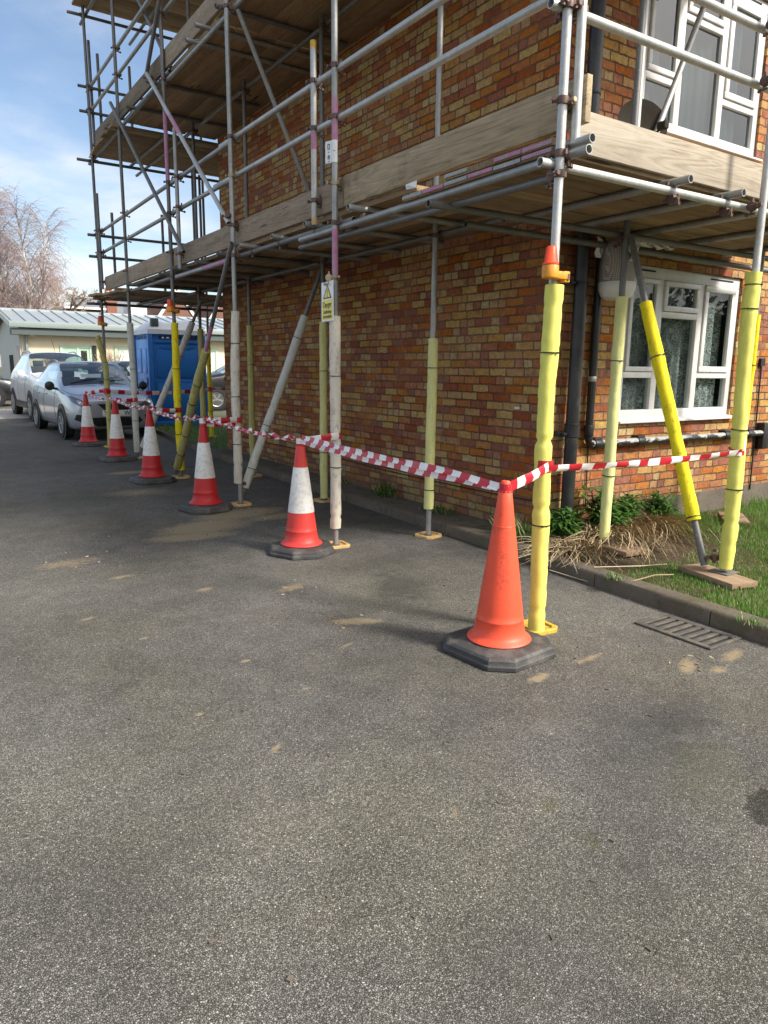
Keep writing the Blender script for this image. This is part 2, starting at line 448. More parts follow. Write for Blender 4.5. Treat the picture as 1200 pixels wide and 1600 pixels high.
def mat_glass(name, tint=(0.9, 0.95, 0.95), thr=0.9, refl=1.0):
    """thin window pane: sees through with fresnel reflections"""
    m = bpy.data.materials.new(name); m.use_nodes = True
    t = m.node_tree; t.nodes.clear()
    out = nd(t, 'ShaderNodeOutputMaterial')
    fr = nd(t, 'ShaderNodeFresnel', {'IOR': 1.5})
    tr = nd(t, 'ShaderNodeBsdfTransparent', {0: c4([x * thr for x in tint])})
    gl = nd(t, 'ShaderNodeBsdfGlossy', {'Roughness': 0.01, 'Color': (1, 1, 1, 1)})
    front = ma(t, 'SUBTRACT', 1.0, nd(t, 'ShaderNodeNewGeometry').outputs['Backfacing'])
    mx = nd(t, 'ShaderNodeMixShader', {0: ma(t, 'MULTIPLY', ma(t, 'MULTIPLY', fr.outputs[0], refl), front, clamp=True), 1: tr.outputs[0], 2: gl.outputs[0]})
    t.links.new(mx.outputs[0], out.inputs[0])
    return m


def mat_lace():
    m, t, b, out = start('lace')
    P = pos(t)
    s = nd(t, 'ShaderNodeSeparateXYZ', {0: P})
    p2 = nd(t, 'ShaderNodeCombineXYZ', {0: s.outputs[0], 1: s.outputs[2], 2: 0.0}).outputs[0]
    wr = vadd(t, p2, vmul(t, nd(t, 'ShaderNodeTexNoise', {'Vector': p2, 'Scale': 14.0}).outputs['Color'], (0.03, 0.03, 0)))
    vo = nd(t, 'ShaderNodeTexVoronoi', {'Vector': wr, 'Scale': 17.0, 'Randomness': 0.9})
    d = vo.outputs['Distance']
    ring = mrange(t, ma(t, 'ABSOLUTE', ma(t, 'SUBTRACT', d, 0.36)), 0.13, 0.06)
    core = mrange(t, d, 0.16, 0.08)
    ve = nd(t, 'ShaderNodeTexVoronoi', {'Vector': wr, 'Scale': 17.0, 'Randomness': 0.9}, feature='DISTANCE_TO_EDGE')
    stem = ma(t, 'MULTIPLY', mrange(t, ve.outputs['Distance'], 0.07, 0.03), 0.6)
    band = mrange(t, noi(t, vmul(t, p2, (5, 0.8, 1)), 1.3, 3), 0.36, 0.62)
    a = ma(t, 'MULTIPLY', ma(t, 'MAXIMUM', ma(t, 'MAXIMUM', ring, core), stem), ma(t, 'MULTIPLY_ADD', band, 0.85, 0.15))
    a = ma(t, 'MULTIPLY', a, ma(t, 'MULTIPLY_ADD', noi(t, p2, 130, 2), 1.2, 0.2), clamp=True)
    a = ma(t, 'MULTIPLY_ADD', a, 0.45, 0.25, clamp=True)
    setp(t, b, col=(0.86, 0.87, 0.83), rough=0.9, alpha=a)
    return m


def mat_leaf(name, c1, c2, rough=0.55):
    m, t, b, out = start(name)
    ri = noi(t, pos(t), 40, 2)
    c = mix(t, mrange(t, ri, 0.3, 0.7), c1, c2)
    setp(t, b, col=c, rough=rough, spec=0.4)
    tl = nd(t, 'ShaderNodeBsdfTranslucent', {0: c})
    mx = nd(t, 'ShaderNodeMixShader', {0: 0.25, 1: b.outputs[0], 2: tl.outputs[0]})
    t.links.new(mx.outputs[0], out.inputs[0])
    return m


def mat_soil():
    m, t, b, _ = start('soil')
    P = pos(t)
    n1 = noi(t, P, 30, 6, 0.75); n2 = noi(t, P, 3, 4)
    c = ramp(t, ma(t, 'ADD', ma(t, 'MULTIPLY', n1, 0.7), ma(t, 'MULTIPLY', n2, 0.3)), [(0.3, (0.035, 0.025, 0.016)), (0.55, (0.10, 0.075, 0.05)), (0.75, (0.19, 0.15, 0.10))])
    setp(t, b, col=c, rough=0.95, spec=0.1, normal=bump(t, n1, 0.9, 0.03))
    return m


def mat_concrete(name, col, moss=0.0):
    m, t, b, _ = start(name)
    P = pos(t)
    n1 = noi(t, P, 50, 5, 0.7); n2 = noi(t, P, 2.4, 5, 0.65); n3 = noi(t, P, 9, 5, 0.7)
    f = ma(t, 'ADD', ma(t, 'MULTIPLY', n1, 0.6), ma(t, 'MULTIPLY_ADD', n2, 0.9, 0.25))
    c = mix(t, 1.0, c4(col), nd(t, 'ShaderNodeCombineColor', {0: f, 1: f, 2: f}).outputs[0], 'MULTIPLY')
    c = mix(t, ma(t, 'MULTIPLY', mrange(t, n3, 0.55, 0.68), 0.5), c, (0.05, 0.046, 0.04))
    if moss: c = mix(t, ma(t, 'MULTIPLY', mrange(t, noi(t, P, 6, 6, 0.75), 0.50, 0.60), moss), c, (0.07, 0.075, 0.025))
    setp(t, b, col=c, rough=0.9, spec=0.2, normal=bump(t, ma(t, 'ADD', n1, n3), 0.5, 0.008))
    return m


def mat_pvcpipe():
    m, t, b, _ = start('peeling_black_pipe')
    P = pos(t)
    n = noi(t, vmul(t, P, (1.0, 1, 2.5)), 7, 6, 0.75)
    top = nd(t, 'ShaderNodeSeparateXYZ', {0: nd(t, 'ShaderNodeNewGeometry').outputs['Normal']}).outputs[2]
    k = mrange(t, ma(t, 'ADD', n, ma(t, 'MULTIPLY', top, 0.13)), 0.53, 0.56)
    k = ma(t, 'MULTIPLY', k, ma(t, 'LESS_THAN', nd(t, 'ShaderNodeSeparateXYZ', {0: P}).outputs[2], 0.92))
    c = mix(t, k, (0.014, 0.014, 0.015), (0.33, 0.33, 0.33))
    setp(t, b, col=c, rough=0.4)
    return m


def mat_carpaint(name, col, metal=0.5):
    m, t, b, _ = start(name)
    n = noi(t, pos(t), 2.0, 4)
    f = ma(t, 'MULTIPLY_ADD', n, 0.2, 0.9)
    c = mix(t, 1.0, c4(col), nd(t, 'ShaderNodeCombineColor', {0: f, 1: f, 2: f}).outputs[0], 'MULTIPLY')
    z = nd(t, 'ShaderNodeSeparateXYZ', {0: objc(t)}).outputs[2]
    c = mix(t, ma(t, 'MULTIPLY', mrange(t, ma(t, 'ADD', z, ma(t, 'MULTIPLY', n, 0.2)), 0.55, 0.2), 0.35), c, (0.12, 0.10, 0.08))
    setp(t, b, col=c, rough=0.32, metal=metal, coat=0.7, coatr=0.06)
    return m


def mat_cone(name, col, scuffed=False):
    m, t, b, _ = start(name)
    P = objc(t)
    n1 = noi(t, P, 9, 5, 0.7); n2 = noi(t, vmul(t, P, (1, 1, 0.45)), 34, 5, 0.75); n3 = noi(t, P, 150, 2)
    f = ma(t, 'MULTIPLY_ADD', n1, 0.4, 0.8)
    c = mix(t, 1.0, c4(col), nd(t, 'ShaderNodeCombineColor', {0: f, 1: f, 2: f}).outputs[0], 'MULTIPLY')
    k = ma(t, 'MULTIPLY', mrange(t, n2, 0.60, 0.72), 0.45)
    c = mix(t, k, c, (0.10, 0.045, 0.035))
    if scuffed:      # worn, inked lettering down the side that faces the drive
        sp_ = nd(t, 'ShaderNodeSeparateXYZ', {0: P})
        an = nd(t, 'ShaderNodeVectorMath', {0: nd(t, 'ShaderNodeVectorMath', {0: vmul(t, P, (1, 1, 0))}, operation='NORMALIZE').outputs[0], 1: (-.62, -.785, 0)}, operation='DOT_PRODUCT').outputs['Value']
        side = mrange(t, an, 0.90, 0.985)
        zone = ma(t, 'MULTIPLY', mrange(t, sp_.outputs[2], 0.35, 0.40), mrange(t, sp_.outputs[2], 0.71, 0.69))
        top = ma(t, 'MULTIPLY', mrange(t, sp_.outputs[2], 0.62, 0.70), mrange(t, sp_.outputs[2], 0.715, 0.70))
        k = mrange(t, ma(t, 'ADD', noi(t, vmul(t, P, (1, 1, .8)), 75, 5, 0.75), ma(t, 'MULTIPLY', noi(t, P, 17, 3), 0.35)), 0.66, 0.78)
        c = mix(t, ma(t, 'MULTIPLY', k, ma(t, 'MULTIPLY', ma(t, 'MAXIMUM', ma(t, 'MULTIPLY', side, zone), ma(t, 'MULTIPLY', top, 0.9)), 0.42)), c, (0.12, 0.03, 0.022))
    setp(t, b, col=c, rough=0.5, normal=bump(t, ma(t, 'ADD', n3, n2), 0.12, 0.004))
    return m


def mat_straw():
    m, t, b, _ = start('dead_grass')
    ri = nd(t, 'ShaderNodeNewGeometry').outputs['Random Per Island']
    c = ramp(t, ri, [(0.0, (0.13, 0.085, 0.045)), (0.35, (0.32, 0.23, 0.13)), (0.7, (0.49, 0.39, 0.24)), (1.0, (0.64, 0.55, 0.38))])
    setp(t, b, col=c, rough=0.75, spec=0.2)
    return m


def mat_net():
    m, t, b, _ = start('grey_net')
    P = pos(t)
    s = nd(t, 'ShaderNodeSeparateXYZ', {0: P})
    g = None
    for o in (s.outputs[0], s.outputs[2]):
        l = mrange(t, ma(t, 'ABSOLUTE', ma(t, 'SUBTRACT', ma(t, 'FRACT', ma(t, 'MULTIPLY', o, 75.0)), 0.5)), 0.30, 0.42)
        g = l if g is None else ma(t, 'MAXIMUM', g, l)
    c = mix(t, g, (0.20, 0.165, 0.15), (0.46, 0.43, 0.41))
    c = mix(t, ma(t, 'MULTIPLY', noi(t, P, 9, 4), 0.5), c, (0.27, 0.24, 0.22))
    setp(t, b, col=c, rough=0.8)
    return m


M = {}
M['brick'] = mat_brick()
M['asphalt'] = mat_asphalt()
M['board_y'] = mat_wood('scaffold_board_long', 'y', (0.29, 0.20, 0.115), (0.42, 0.30, 0.18), (0.14, 0.09, 0.055))
M['board_x'] = mat_wood('scaffold_board_cross', 'x', (0.29, 0.20, 0.115), (0.42, 0.30, 0.18), (0.14, 0.09, 0.055))
M['toe_tan'] = mat_wood('toe_board_tan', 'y', (0.30, 0.235, 0.15), (0.43, 0.345, 0.23), (0.12, 0.085, 0.055), stain=0.6, rings=0.13, warp=1.0)
M['toe_grey'] = mat_wood('toe_board_grey', 'y', (0.25, 0.195, 0.14), (0.36, 0.285, 0.21), (0.13, 0.095, 0.065))
M['toe_pale'] = mat_wood('toe_board_pale', 'x', (0.56, 0.485, 0.38), (0.68, 0.61, 0.51), (0.30, 0.23, 0.16), stain=0.3, rings=0.15, warp=1.0)
M['pad'] = mat_wood('sole_board', 'y', (0.32, 0.22, 0.14), (0.44, 0.32, 0.22), (0.18, 0.11, 0.07), stain=0.35)
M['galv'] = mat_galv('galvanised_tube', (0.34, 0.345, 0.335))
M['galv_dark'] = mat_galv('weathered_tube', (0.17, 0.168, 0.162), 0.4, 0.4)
M['galv_lit'] = mat_galv('sunlit_tube', (0.47, 0.475, 0.46), 0.16, 0.5)  # paler copy of the tube steel, sunlight put into its colour
M['coupler'] = mat_galv('rusty_coupler', (0.13, 0.08, 0.065), 0.8, 0.3)
M['coupler_gold'] = mat_galv('passivated_coupler', (0.36, 0.29, 0.19), 0.35, 0.6)
M['pink'] = worn('pink_paint', (0.48, 0.19, 0.33), 0.6, 0.3, 20, (0.34, 0.33, 0.33), 0.85, 16)
M['yellow_paint'] = worn('yellow_paint', (0.60, 0.38, 0.04), 0.6, 0.25, 14, (0.25, 0.18, 0.08), 0.6, 16)
M['foam_lemon'] = mat_foam('lemon_foam', (0.72, 0.70, 0.16), (0.45, 0.40, 0.10), 0.3)
M['foam_pale'] = mat_foam('pale_lemon_foam', (0.67, 0.67, 0.30), (0.35, 0.32, 0.15), 0.35)
M['foam_bright'] = mat_foam('strong_yellow_foam', (0.80, 0.66, 0.015), (0.22, 0.19, 0.03), 0.6)
M['foam_white'] = mat_foam('dirty_white_foam', (0.66, 0.62, 0.54), (0.22, 0.19, 0.16), 0.6)
M['foam_grey'] = mat_foam('grey_white_foam', (0.56, 0.56, 0.52), (0.25, 0.22, 0.19), 0.5)
M['foam_olive'] = mat_foam('olive_stained_foam', (0.46, 0.43, 0.17), (0.16, 0.14, 0.06), 0.6)
M['black'] = flat('black_plastic', (0.012, 0.012, 0.013), 0.45)
M['pipe'] = worn('black_downpipe', (0.018, 0.019, 0.021), 0.38, 0.2, 8, (0.06, 0.06, 0.06), 0.5, 5)
M['pipe_peel'] = mat_pvcpipe()
M['upvc'] = worn('white_upvc', (0.66, 0.66, 0.655), 0.35, 0.05, 6, (0.40, 0.38, 0.34), 0.25, 9, bmp=0.02)
M['glass'] = mat_glass('window_glass')
M['car_glass'] = mat_glass('car_glass', (0.75, 0.82, 0.82), 0.85, 1.8)
M['glass_high'] = mat_glass('upper_window_glass', (0.8, 0.9, 0.9), 0.8, 1.6)
M['lace'] = mat_lace()
M['net'] = worn('grey_net_curtain', (0.11, 0.125, 0.125), 0.9, 0.25, 5)
M['dark'] = flat('dark_interior', (0.02, 0.02, 0.02), 0.9)
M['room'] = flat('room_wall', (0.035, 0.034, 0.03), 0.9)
M['cone_orange'] = mat_cone('faded_orange_cone', (0.80, 0.085, 0.035), True)
M['cone_red'] = mat_cone('red_cone', (0.45, 0.014, 0.016))
M['cone_light'] = mat_cone('sun_faded_red_cone', (0.62, 0.045, 0.036))
M['cone_white'] = worn('reflective_sleeve', (0.70, 0.69, 0.66), 0.4, 0.07, 12, (0.34, 0.31, 0.28), 0.4, 30, use_pos=False)
M['rubber'] = worn('black_rubber', (0.045, 0.044, 0.044), 0.65, 0.3, 12, (0.15, 0.14, 0.125), 0.5, 7)
M['tape_red'] = flat('red_tape', (0.50, 0.02, 0.035), 0.35)
M['tape_white'] = flat('white_tape', (0.78, 0.77, 0.75), 0.35)
M['base_plate'] = worn('orange_base_plate', (0.60, 0.39, 0.16), 0.6, 0.25, 20, (0.35, 0.25, 0.14), 0.6, 18)
M['lamp_red'] = worn('red_lamp_lens', (0.80, 0.075, 0.02), 0.3, 0.12, 15)
M['lamp_orange'] = worn('orange_lamp_body', (0.75, 0.30, 0.02), 0.45, 0.12, 15, (0.25, 0.12, 0.03), 0.4, 20)
M['sign_white'] = flat('sign_white', (0.78, 0.79, 0.80), 0.35)
M['sign_yellow'] = flat('sign_yellow', (0.83, 0.66, 0.01), 0.35)
M['ink'] = flat('black_ink', (0.012, 0.012, 0.012), 0.5)
M['orange_mark'] = flat('orange_marking', (0.24, 0.105, 0.05), 0.8)
M['concrete'] = mat_concrete('kerb_concrete', (0.125, 0.105, 0.082), 0.35)
M['strip'] = mat_concrete('mossy_concrete', (0.13, 0.12, 0.095), 0.7)
M['plinth'] = mat_concrete('grey_plinth', (0.13, 0.11, 0.092), 0.3)
M['soil'] = mat_soil()
M['turf'] = worn('turf', (0.05, 0.075, 0.018), 0.9, 0.4, 9, (0.09, 0.075, 0.04), 0.7, 4)
M['grass'] = mat_leaf('grass_blade', (0.07, 0.18, 0.022), (0.16, 0.29, 0.045))
M['grass_pale'] = mat_leaf('dry_grass_blade', (0.30, 0.29, 0.14), (0.40, 0.36, 0.22))
M['straw'] = mat_straw()
M['leaf'] = mat_leaf('leaf', (0.03, 0.10, 0.015), (0.09, 0.19, 0.035))
M['bag'] = mat_net()
M['added_hedge'] = worn('added_hedge_leaves', (0.035, 0.055, 0.02), 0.8, 0.5, 3)
M['sheet'] = worn('white_polythene', (0.72, 0.71, 0.69), 0.45, 0.15, 20)
M['iron'] = worn('cast_iron', (0.10, 0.095, 0.088), 0.6, 0.3, 25, (0.20, 0.165, 0.12), 0.6, 15, metal=0.2)
M['dish'] = worn('dark_dish', (0.04, 0.034, 0.027), 0.85, 0.2, spec=0.1)
M['loo_blue'] = worn('blue_polythene', (0.014, 0.14, 0.46), 0.4, 0.12, 5, bmp=0.03)
M['loo_lit'] = worn('lit_blue_polythene', (0.04, 0.27, 0.70), 0.4, 0.12, 5, bmp=0.03)  # lighter blue puts the brightness of the door side into its colour
M['loo_white'] = worn('translucent_roof', (0.62, 0.65, 0.70), 0.5, 0.08, 5)
M['render'] = worn('cream_render', (0.82, 0.73, 0.52), 0.85, 0.06, 3, (0.55, 0.48, 0.34), 0.15, 2)
M['render_grey'] = worn('white_render', (0.62, 0.61, 0.57), 0.85, 0.08, 3)
M['metal_roof'] = worn('zinc_roof', (0.36, 0.405, 0.44), 0.4, 0.1, 2, (0.40, 0.40, 0.28), 0.5, 0.8, metal=0.3)
M['gutter'] = worn('green_grey_fascia', (0.25, 0.30, 0.29), 0.5, 0.08)
M['fascia_dark'] = worn('dark_soffit', (0.07, 0.09, 0.09), 0.6, 0.08)
M['mint'] = worn('mint_frame', (0.42, 0.60, 0.46), 0.5, 0.05)
M['blind'] = worn('window_blind', (0.60, 0.63, 0.58), 0.8, 0.05)
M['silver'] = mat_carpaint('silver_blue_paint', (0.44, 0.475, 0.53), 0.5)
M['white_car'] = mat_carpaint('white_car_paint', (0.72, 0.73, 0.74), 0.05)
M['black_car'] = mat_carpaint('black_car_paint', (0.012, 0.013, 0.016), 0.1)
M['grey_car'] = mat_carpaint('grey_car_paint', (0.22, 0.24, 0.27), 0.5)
M['trim'] = flat('grey_car_interior', (0.11, 0.11, 0.115), 0.8)
M['tyre'] = flat('tyre', (0.016, 0.016, 0.016), 0.8)
M['alloy'] = flat('alloy', (0.30, 0.31, 0.32), 0.4, 0.6)
M['lens'] = worn('headlamp_lens', (0.10, 0.105, 0.11), 0.12, 0.5, 12, coat=1.0)
M['chrome'] = flat('chrome', (0.6, 0.6, 0.62), 0.2, 0.9)
M['plate'] = flat('number_plate', (0.80, 0.80, 0.78), 0.4)
M['bark'] = worn('pale_bark', (0.50, 0.45, 0.38), 0.85, 0.3, 2, (0.14, 0.11, 0.09), 0.8, 3)
M['bark_dark'] = worn('brown_bark', (0.20, 0.16, 0.13), 0.9, 0.3, 2)
M['twig'] = flat('purple_twig', (0.28, 0.205, 0.195), 0.8)
M['twig_tan'] = flat('tan_twig', (0.33, 0.25, 0.18), 0.8)
M['rooftile'] = worn('red_brown_tiles', (0.17, 0.085, 0.06), 0.9, 0.3, 1.5)
M['slate'] = worn('grey_slate', (0.17, 0.18, 0.20), 0.7, 0.2, 2)
M['far_brick'] = worn('far_red_brick', (0.23, 0.095, 0.06), 0.9, 0.25, 2)
M['chimney_pot'] = worn('terracotta_pot', (0.48, 0.14, 0.06), 0.8, 0.2, 5)
M['white_paint'] = flat('white_paint', (0.72, 0.72, 0.70), 0.6)
M['earth'] = worn('rough_ground', (0.08, 0.085, 0.05), 0.95, 0.3, 0.3)
M['pale_conc'] = mat_concrete('pale_concrete', (0.42, 0.39, 0.35))

# ------------------------------------------------------------------ setting
def sheet(name, rows, mat, kind='structure', sub=1):
    """ground sheet from rows of (y, [x...], dz)"""
    vs, fs = [], []
    for y, xs, dz in rows:
        for x in xs: vs.append((x, y, gz(y) + dz))
    k = len(rows[0][1])
    for i in range(len(rows) - 1):
        for j in range(k - 1):
            fs.append((i * k + j, i * k + j + 1, (i + 1) * k + j + 1, (i + 1) * k + j))
    o = MB().add(vs, fs).build(name, mat, smooth=True)
    return tag(o, kind=kind)


KX = [(-6, 3.93), (1.0, 3.90), (2.0, 3.92), (2.8, 3.95), (3.4, 3.985), (4.0, 4.03), (4.6, 4.06), (5.5, 4.08), (7, 4.09), (9, 4.10), (11.6, 4.13), (12.6, 4.22), (15.1, 4.42), (18.5, 4.5)]


def kx(y):
    for (y0, x0), (y1, x1) in zip(KX, KX[1:]):
        if y <= y1: return x0 + (x1 - x0) * (y - y0) / (y1 - y0)
    return KX[-1][1]


sheet('ground', [(-60, [-200, 400], -.03), (5.5, [-200, 400], -.03), (60, [-200, 400], -.03), (420, [-200, 400], -.03)], M['earth'])
rows = []
for y in [-7, -3, 0, 1, 1.5, 2, 2.4, 2.8, 3.1, 3.4, 3.7, 4, 4.3, 4.6, 5, 5.5, 7, 9, 11.6, 12.6, 13.8, 15.1, 17, 18.5]:
    rows.append((y, [-14, -2, 1, kx(y) + 0.02], 0.0))
rows += [(18.6, [-14, -2, 1, 6.0], 0.0), (20.5, [-14, -2, 1, 6.0], 0.0), (29.4, [-14, -2, 1, 15.0], 0.0)]
sheet('driveway', rows, M['asphalt'])
sheet('concrete_apron', [(20.7, [-13, 2.9], .005), (24.6, [-13, 3.0], .005)], M['pale_conc'])
# kerb: separate cast lengths with tight joints, one run
kb = MB()
ys = [-5.0]
while ys[-1] < 11.5: ys.append(ys[-1] + 0.914)
for y0, y1 in zip(ys, ys[1:]):
    sub = 5
    prof = [(0.0, -0.05), (0.0, 0.075), (0.012, 0.094), (0.03, 0.101), (0.125, 0.103), (0.125, -0.05)]
    vs, fs = [], []
    for i in range(sub + 1):
        y = y0 + 0.004 + (y1 - y0 - 0.008) * i / sub
        for px, pz in prof: vs.append((kx(y) + px, y, gz(y) + pz + rnd.uniform(-.0012, .0012)))
    n = len(prof)
    for i in range(sub):
        for j in range(n - 1): fs.append((i * n + j, i * n + j + 1, (i + 1) * n + j + 1, (i + 1) * n + j))
    fs += [tuple(range(n)), tuple(sub * n + j for j in range(n))]
    kb.add(vs, fs)
tag(kb.build('kerb', M['concrete']), kind='structure')
sheet('concrete_strip', [(y, [kx(y) + .126, 4.6], .098) for y in (4.2, 5, 6, 7, 8, 9, 10, 11, 11.55)], M['strip'])
sheet('soil_bed', [(y, [kx(y) + .12, 5.0, 6.0, 7.2], .082) for y in (2.55, 3.0, 3.4, 3.8, 4.3)], M['soil'])
sheet('lawn_turf', [(y, [kx(y) + .12, 4.6, 5.4, 14], .072) for y in (-6, 0, 1, 2, 3, 4.4)], M['turf'])
sheet('verge_turf', [(11.62, [4.30, 4.7, 13], .06), (12.6, [4.37, 5, 13], .06), (15.1, [4.56, 5.2, 13], .06), (18.4, [4.64, 5.3, 13], .06)], M['turf'])
MBk = MB()
for (y0, x0), (y1, x1) in zip([(11.62, 4.15), (12.6, 4.24), (15.1, 4.44)], [(12.6, 4.24), (15.1, 4.44), (18.4, 4.52)]):
    vs = [(x0, y0, gz(y0) - .05), (x0, y0, gz(y0) + .08), (x0 + .07, y0, gz(y0) + .08), (x0 + .07, y0, gz(y0) - .05),
          (x1, y1, gz(y1) - .05), (x1, y1, gz(y1) + .08), (x1 + .07, y1, gz(y1) + .08), (x1 + .07, y1, gz(y1) - .05)]
    MBk.add(vs, [(0, 1, 5, 4), (1, 2, 6, 5), (2, 3, 7, 6), (0, 1, 2, 3), (4, 5, 6, 7)])
tag(MBk.build('verge_edging', M['concrete'], bevel=.004), kind='structure')


# ----------------------------------------------------------- brick building
WX, WY = 4.5, 4.22
bld = thing('brick_building', 'red and buff brick apartment block with white windows and black downpipes wrapped in scaffolding', 'building', (WX, WY, 0))
WTOP = 7.9
wl = MB()
OPEN = [(5.36, 7.13, 1.06, 2.43), (5.36, 7.13, 3.53, 4.90)]
REV = 0.09
BX = 15.0
# long face, far end, back
wl.add([(WX, WY, -.1), (WX, 11.52, -.1), (WX, 11.52, WTOP), (WX, WY, WTOP)], [(0, 1, 2, 3)])
wl.add([(WX, 11.52, -.1), (BX, 11.52, -.1), (BX, 11.52, WTOP), (WX, 11.52, WTOP)], [(0, 1, 2, 3)])
wl.add([(BX, 11.52, -.1), (BX, WY, -.1), (BX, WY, WTOP), (BX, 11.52, WTOP)], [(0, 1, 2, 3)])
xs = [WX, 5.36, 7.13, BX]
zs = [-.1, 1.06, 2.43, 3.53, 4.90, WTOP]
for i in range(3):
    for j in range(5):
        x0, x1, z0, z1 = xs[i], xs[i + 1], zs[j], zs[j + 1]
        if i == 1 and j in (1, 3):
            wl.add([(x0, WY, z0), (x1, WY, z0), (x1, WY + REV, z0), (x0, WY + REV, z0)], [(0, 1, 2, 3)])
            wl.add([(x0, WY, z1), (x1, WY, z1), (x1, WY + REV, z1), (x0, WY + REV, z1)], [(0, 1, 2, 3)])
            wl.add([(x0, WY, z0), (x0, WY, z1), (x0, WY + REV, z1), (x0, WY + REV, z0)], [(0, 1, 2, 3)])
            wl.add([(x1, WY, z0), (x1, WY, z1), (x1, WY + REV, z1), (x1, WY + REV, z0)], [(0, 1, 2, 3)])
        else:
            wl.add([(x0, WY, z0), (x1, WY, z0), (x1, WY, z1), (x0, WY, z1)], [(0, 1, 2, 3)])
w = wl.build('wall', M['brick'], bld, smooth=False, merge=True)
MB().bx(5.55, BX, WY - .006, WY + .05, 0.0, 0.30).build('plinth', M['plinth'], bld, smooth=False)
rf = MB()  # out of view, added for the shadow it casts
rf.add([(WX - .35, WY - .35, WTOP), (BX + .35, WY - .35, WTOP), (BX + .35, 11.87, WTOP), (WX - .35, 11.87, WTOP), (7.6, 7.87, WTOP + 2.0), (12, 7.87, WTOP + 2.0)],
       [(0, 1, 5, 4), (1, 2, 5), (2, 3, 4, 5), (3, 0, 4), (0, 1, 2, 3)])
rf.build('roof', M['rooftile'], bld, smooth=False)
# room boxes behind the windows so that the panes show a dark interior
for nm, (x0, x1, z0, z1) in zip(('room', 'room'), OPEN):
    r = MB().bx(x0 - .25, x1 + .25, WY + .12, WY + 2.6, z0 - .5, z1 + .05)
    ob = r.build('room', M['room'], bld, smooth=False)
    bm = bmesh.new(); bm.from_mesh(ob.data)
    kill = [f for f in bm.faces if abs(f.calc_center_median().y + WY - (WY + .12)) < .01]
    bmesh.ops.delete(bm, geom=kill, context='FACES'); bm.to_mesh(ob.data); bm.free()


def window(x0, x1, z0, z1, low):
    d = z0 - 1.06
    yf = WY + .025                       # face of the fixed frame
    f = MB()

    def bar(a, b, c, e, y0=0.0, y1=.065):
        f.bx(a, b, yf + y0, yf + y1, c + d, e + d)
    bar(5.36, 7.13, 1.06, 1.16); bar(5.36, 7.13, 2.33, 2.43)
    bar(5.36, 5.42, 1.16, 2.33); bar(7.05, 7.13, 1.16, 2.33)
    bar(5.825, 5.905, 1.16, 2.33); bar(6.45, 6.535, 1.16, 2.33)
    bar(5.42, 5.825, 1.45, 1.505); bar(6.535, 7.05, 1.45, 1.505); bar(5.905, 6.45, 2.0, 2.055)
    fr = f.build('window', M['upvc'], bld, bevel=.005)
    fr['label'] = 'white plastic window with patterned lace curtains' if low else 'white plastic window reflecting bright sky and scaffolding'
    s = MB()

    def sash(a, b, c, e, w):
        y0, y1 = yf - .018, yf + .03
        s.bx(a + .004, b - .004, y0, y1, c + d + .004, c + w + d); s.bx(a + .004, b - .004, y0, y1, e - w + d, e + d - .004)
        s.bx(a + .004, a + w, y0, y1, c + w + d, e - w + d); s.bx(b - w, b - .004, y0, y1, c + w + d, e - w + d)
    sash(5.42, 5.825, 1.505, 2.33, .047); sash(6.535, 7.05, 1.505, 2.33, .06); sash(5.905, 6.45, 2.055, 2.33, .052)
    s.build('sash', M['upvc'], fr, bevel=.006)
    v = MB()
    v.bx(5.50, 5.76, yf - .004, yf + .01, 2.385 + d, 2.40 + d); v.bx(6.62, 7.0, yf - .004, yf + .01, 2.385 + d, 2.40 + d)
    v.build('trickle_vent', M['dark'], fr, smooth=False)
    sl = MB()
    sl.prism([(WY - .055, 1.045 + d), (WY - .055, 1.062 + d), (WY + .03, 1.085 + d), (WY + .03, 1.035 + d)], 'x', 5.33, 7.16)
    sl.build('sill', M['upvc'], fr, bevel=.003)
    for (a, b, c, e, y) in [(5.467, 5.778, 1.552, 2.283, yf + .005), (6.595, 6.99, 1.565, 2.27, yf + .005), (5.957, 6.398, 2.107, 2.278, yf + .005),
                            (5.42, 5.825, 1.16, 1.45, yf + .03), (6.535, 7.05, 1.16, 1.45, yf + .03), (5.905, 6.45, 1.16, 2.0, yf + .03)]:
        MB().bx(a - .008, b + .008, y, y + .004, c + d - .008, e + d + .008).build('pane', M['glass'] if low else M['glass_high'], fr, smooth=False)
    # curtain with soft pleats
    n = 90
    cu = MB(); vs, fs = [], []
    a, b = (5.37, 7.02) if low else (5.37, 6.9)
    for i in range(n + 1):
        x = a + (b - a) * i / n
        y = WY + .13 + .014 * math.sin(i * 0.9) + .012 * math.sin(i * .37 + 1)
        vs += [(x, y, z0 - .02), (x, y, z1 + .02)]
        if i: fs.append((2 * i - 2, 2 * i, 2 * i + 1, 2 * i - 1))
    cu.add(vs, fs).build('curtain', M['lace'] if low else M['net'], fr)
    return fr


window(*OPEN[0], True)
window(*OPEN[1], False)
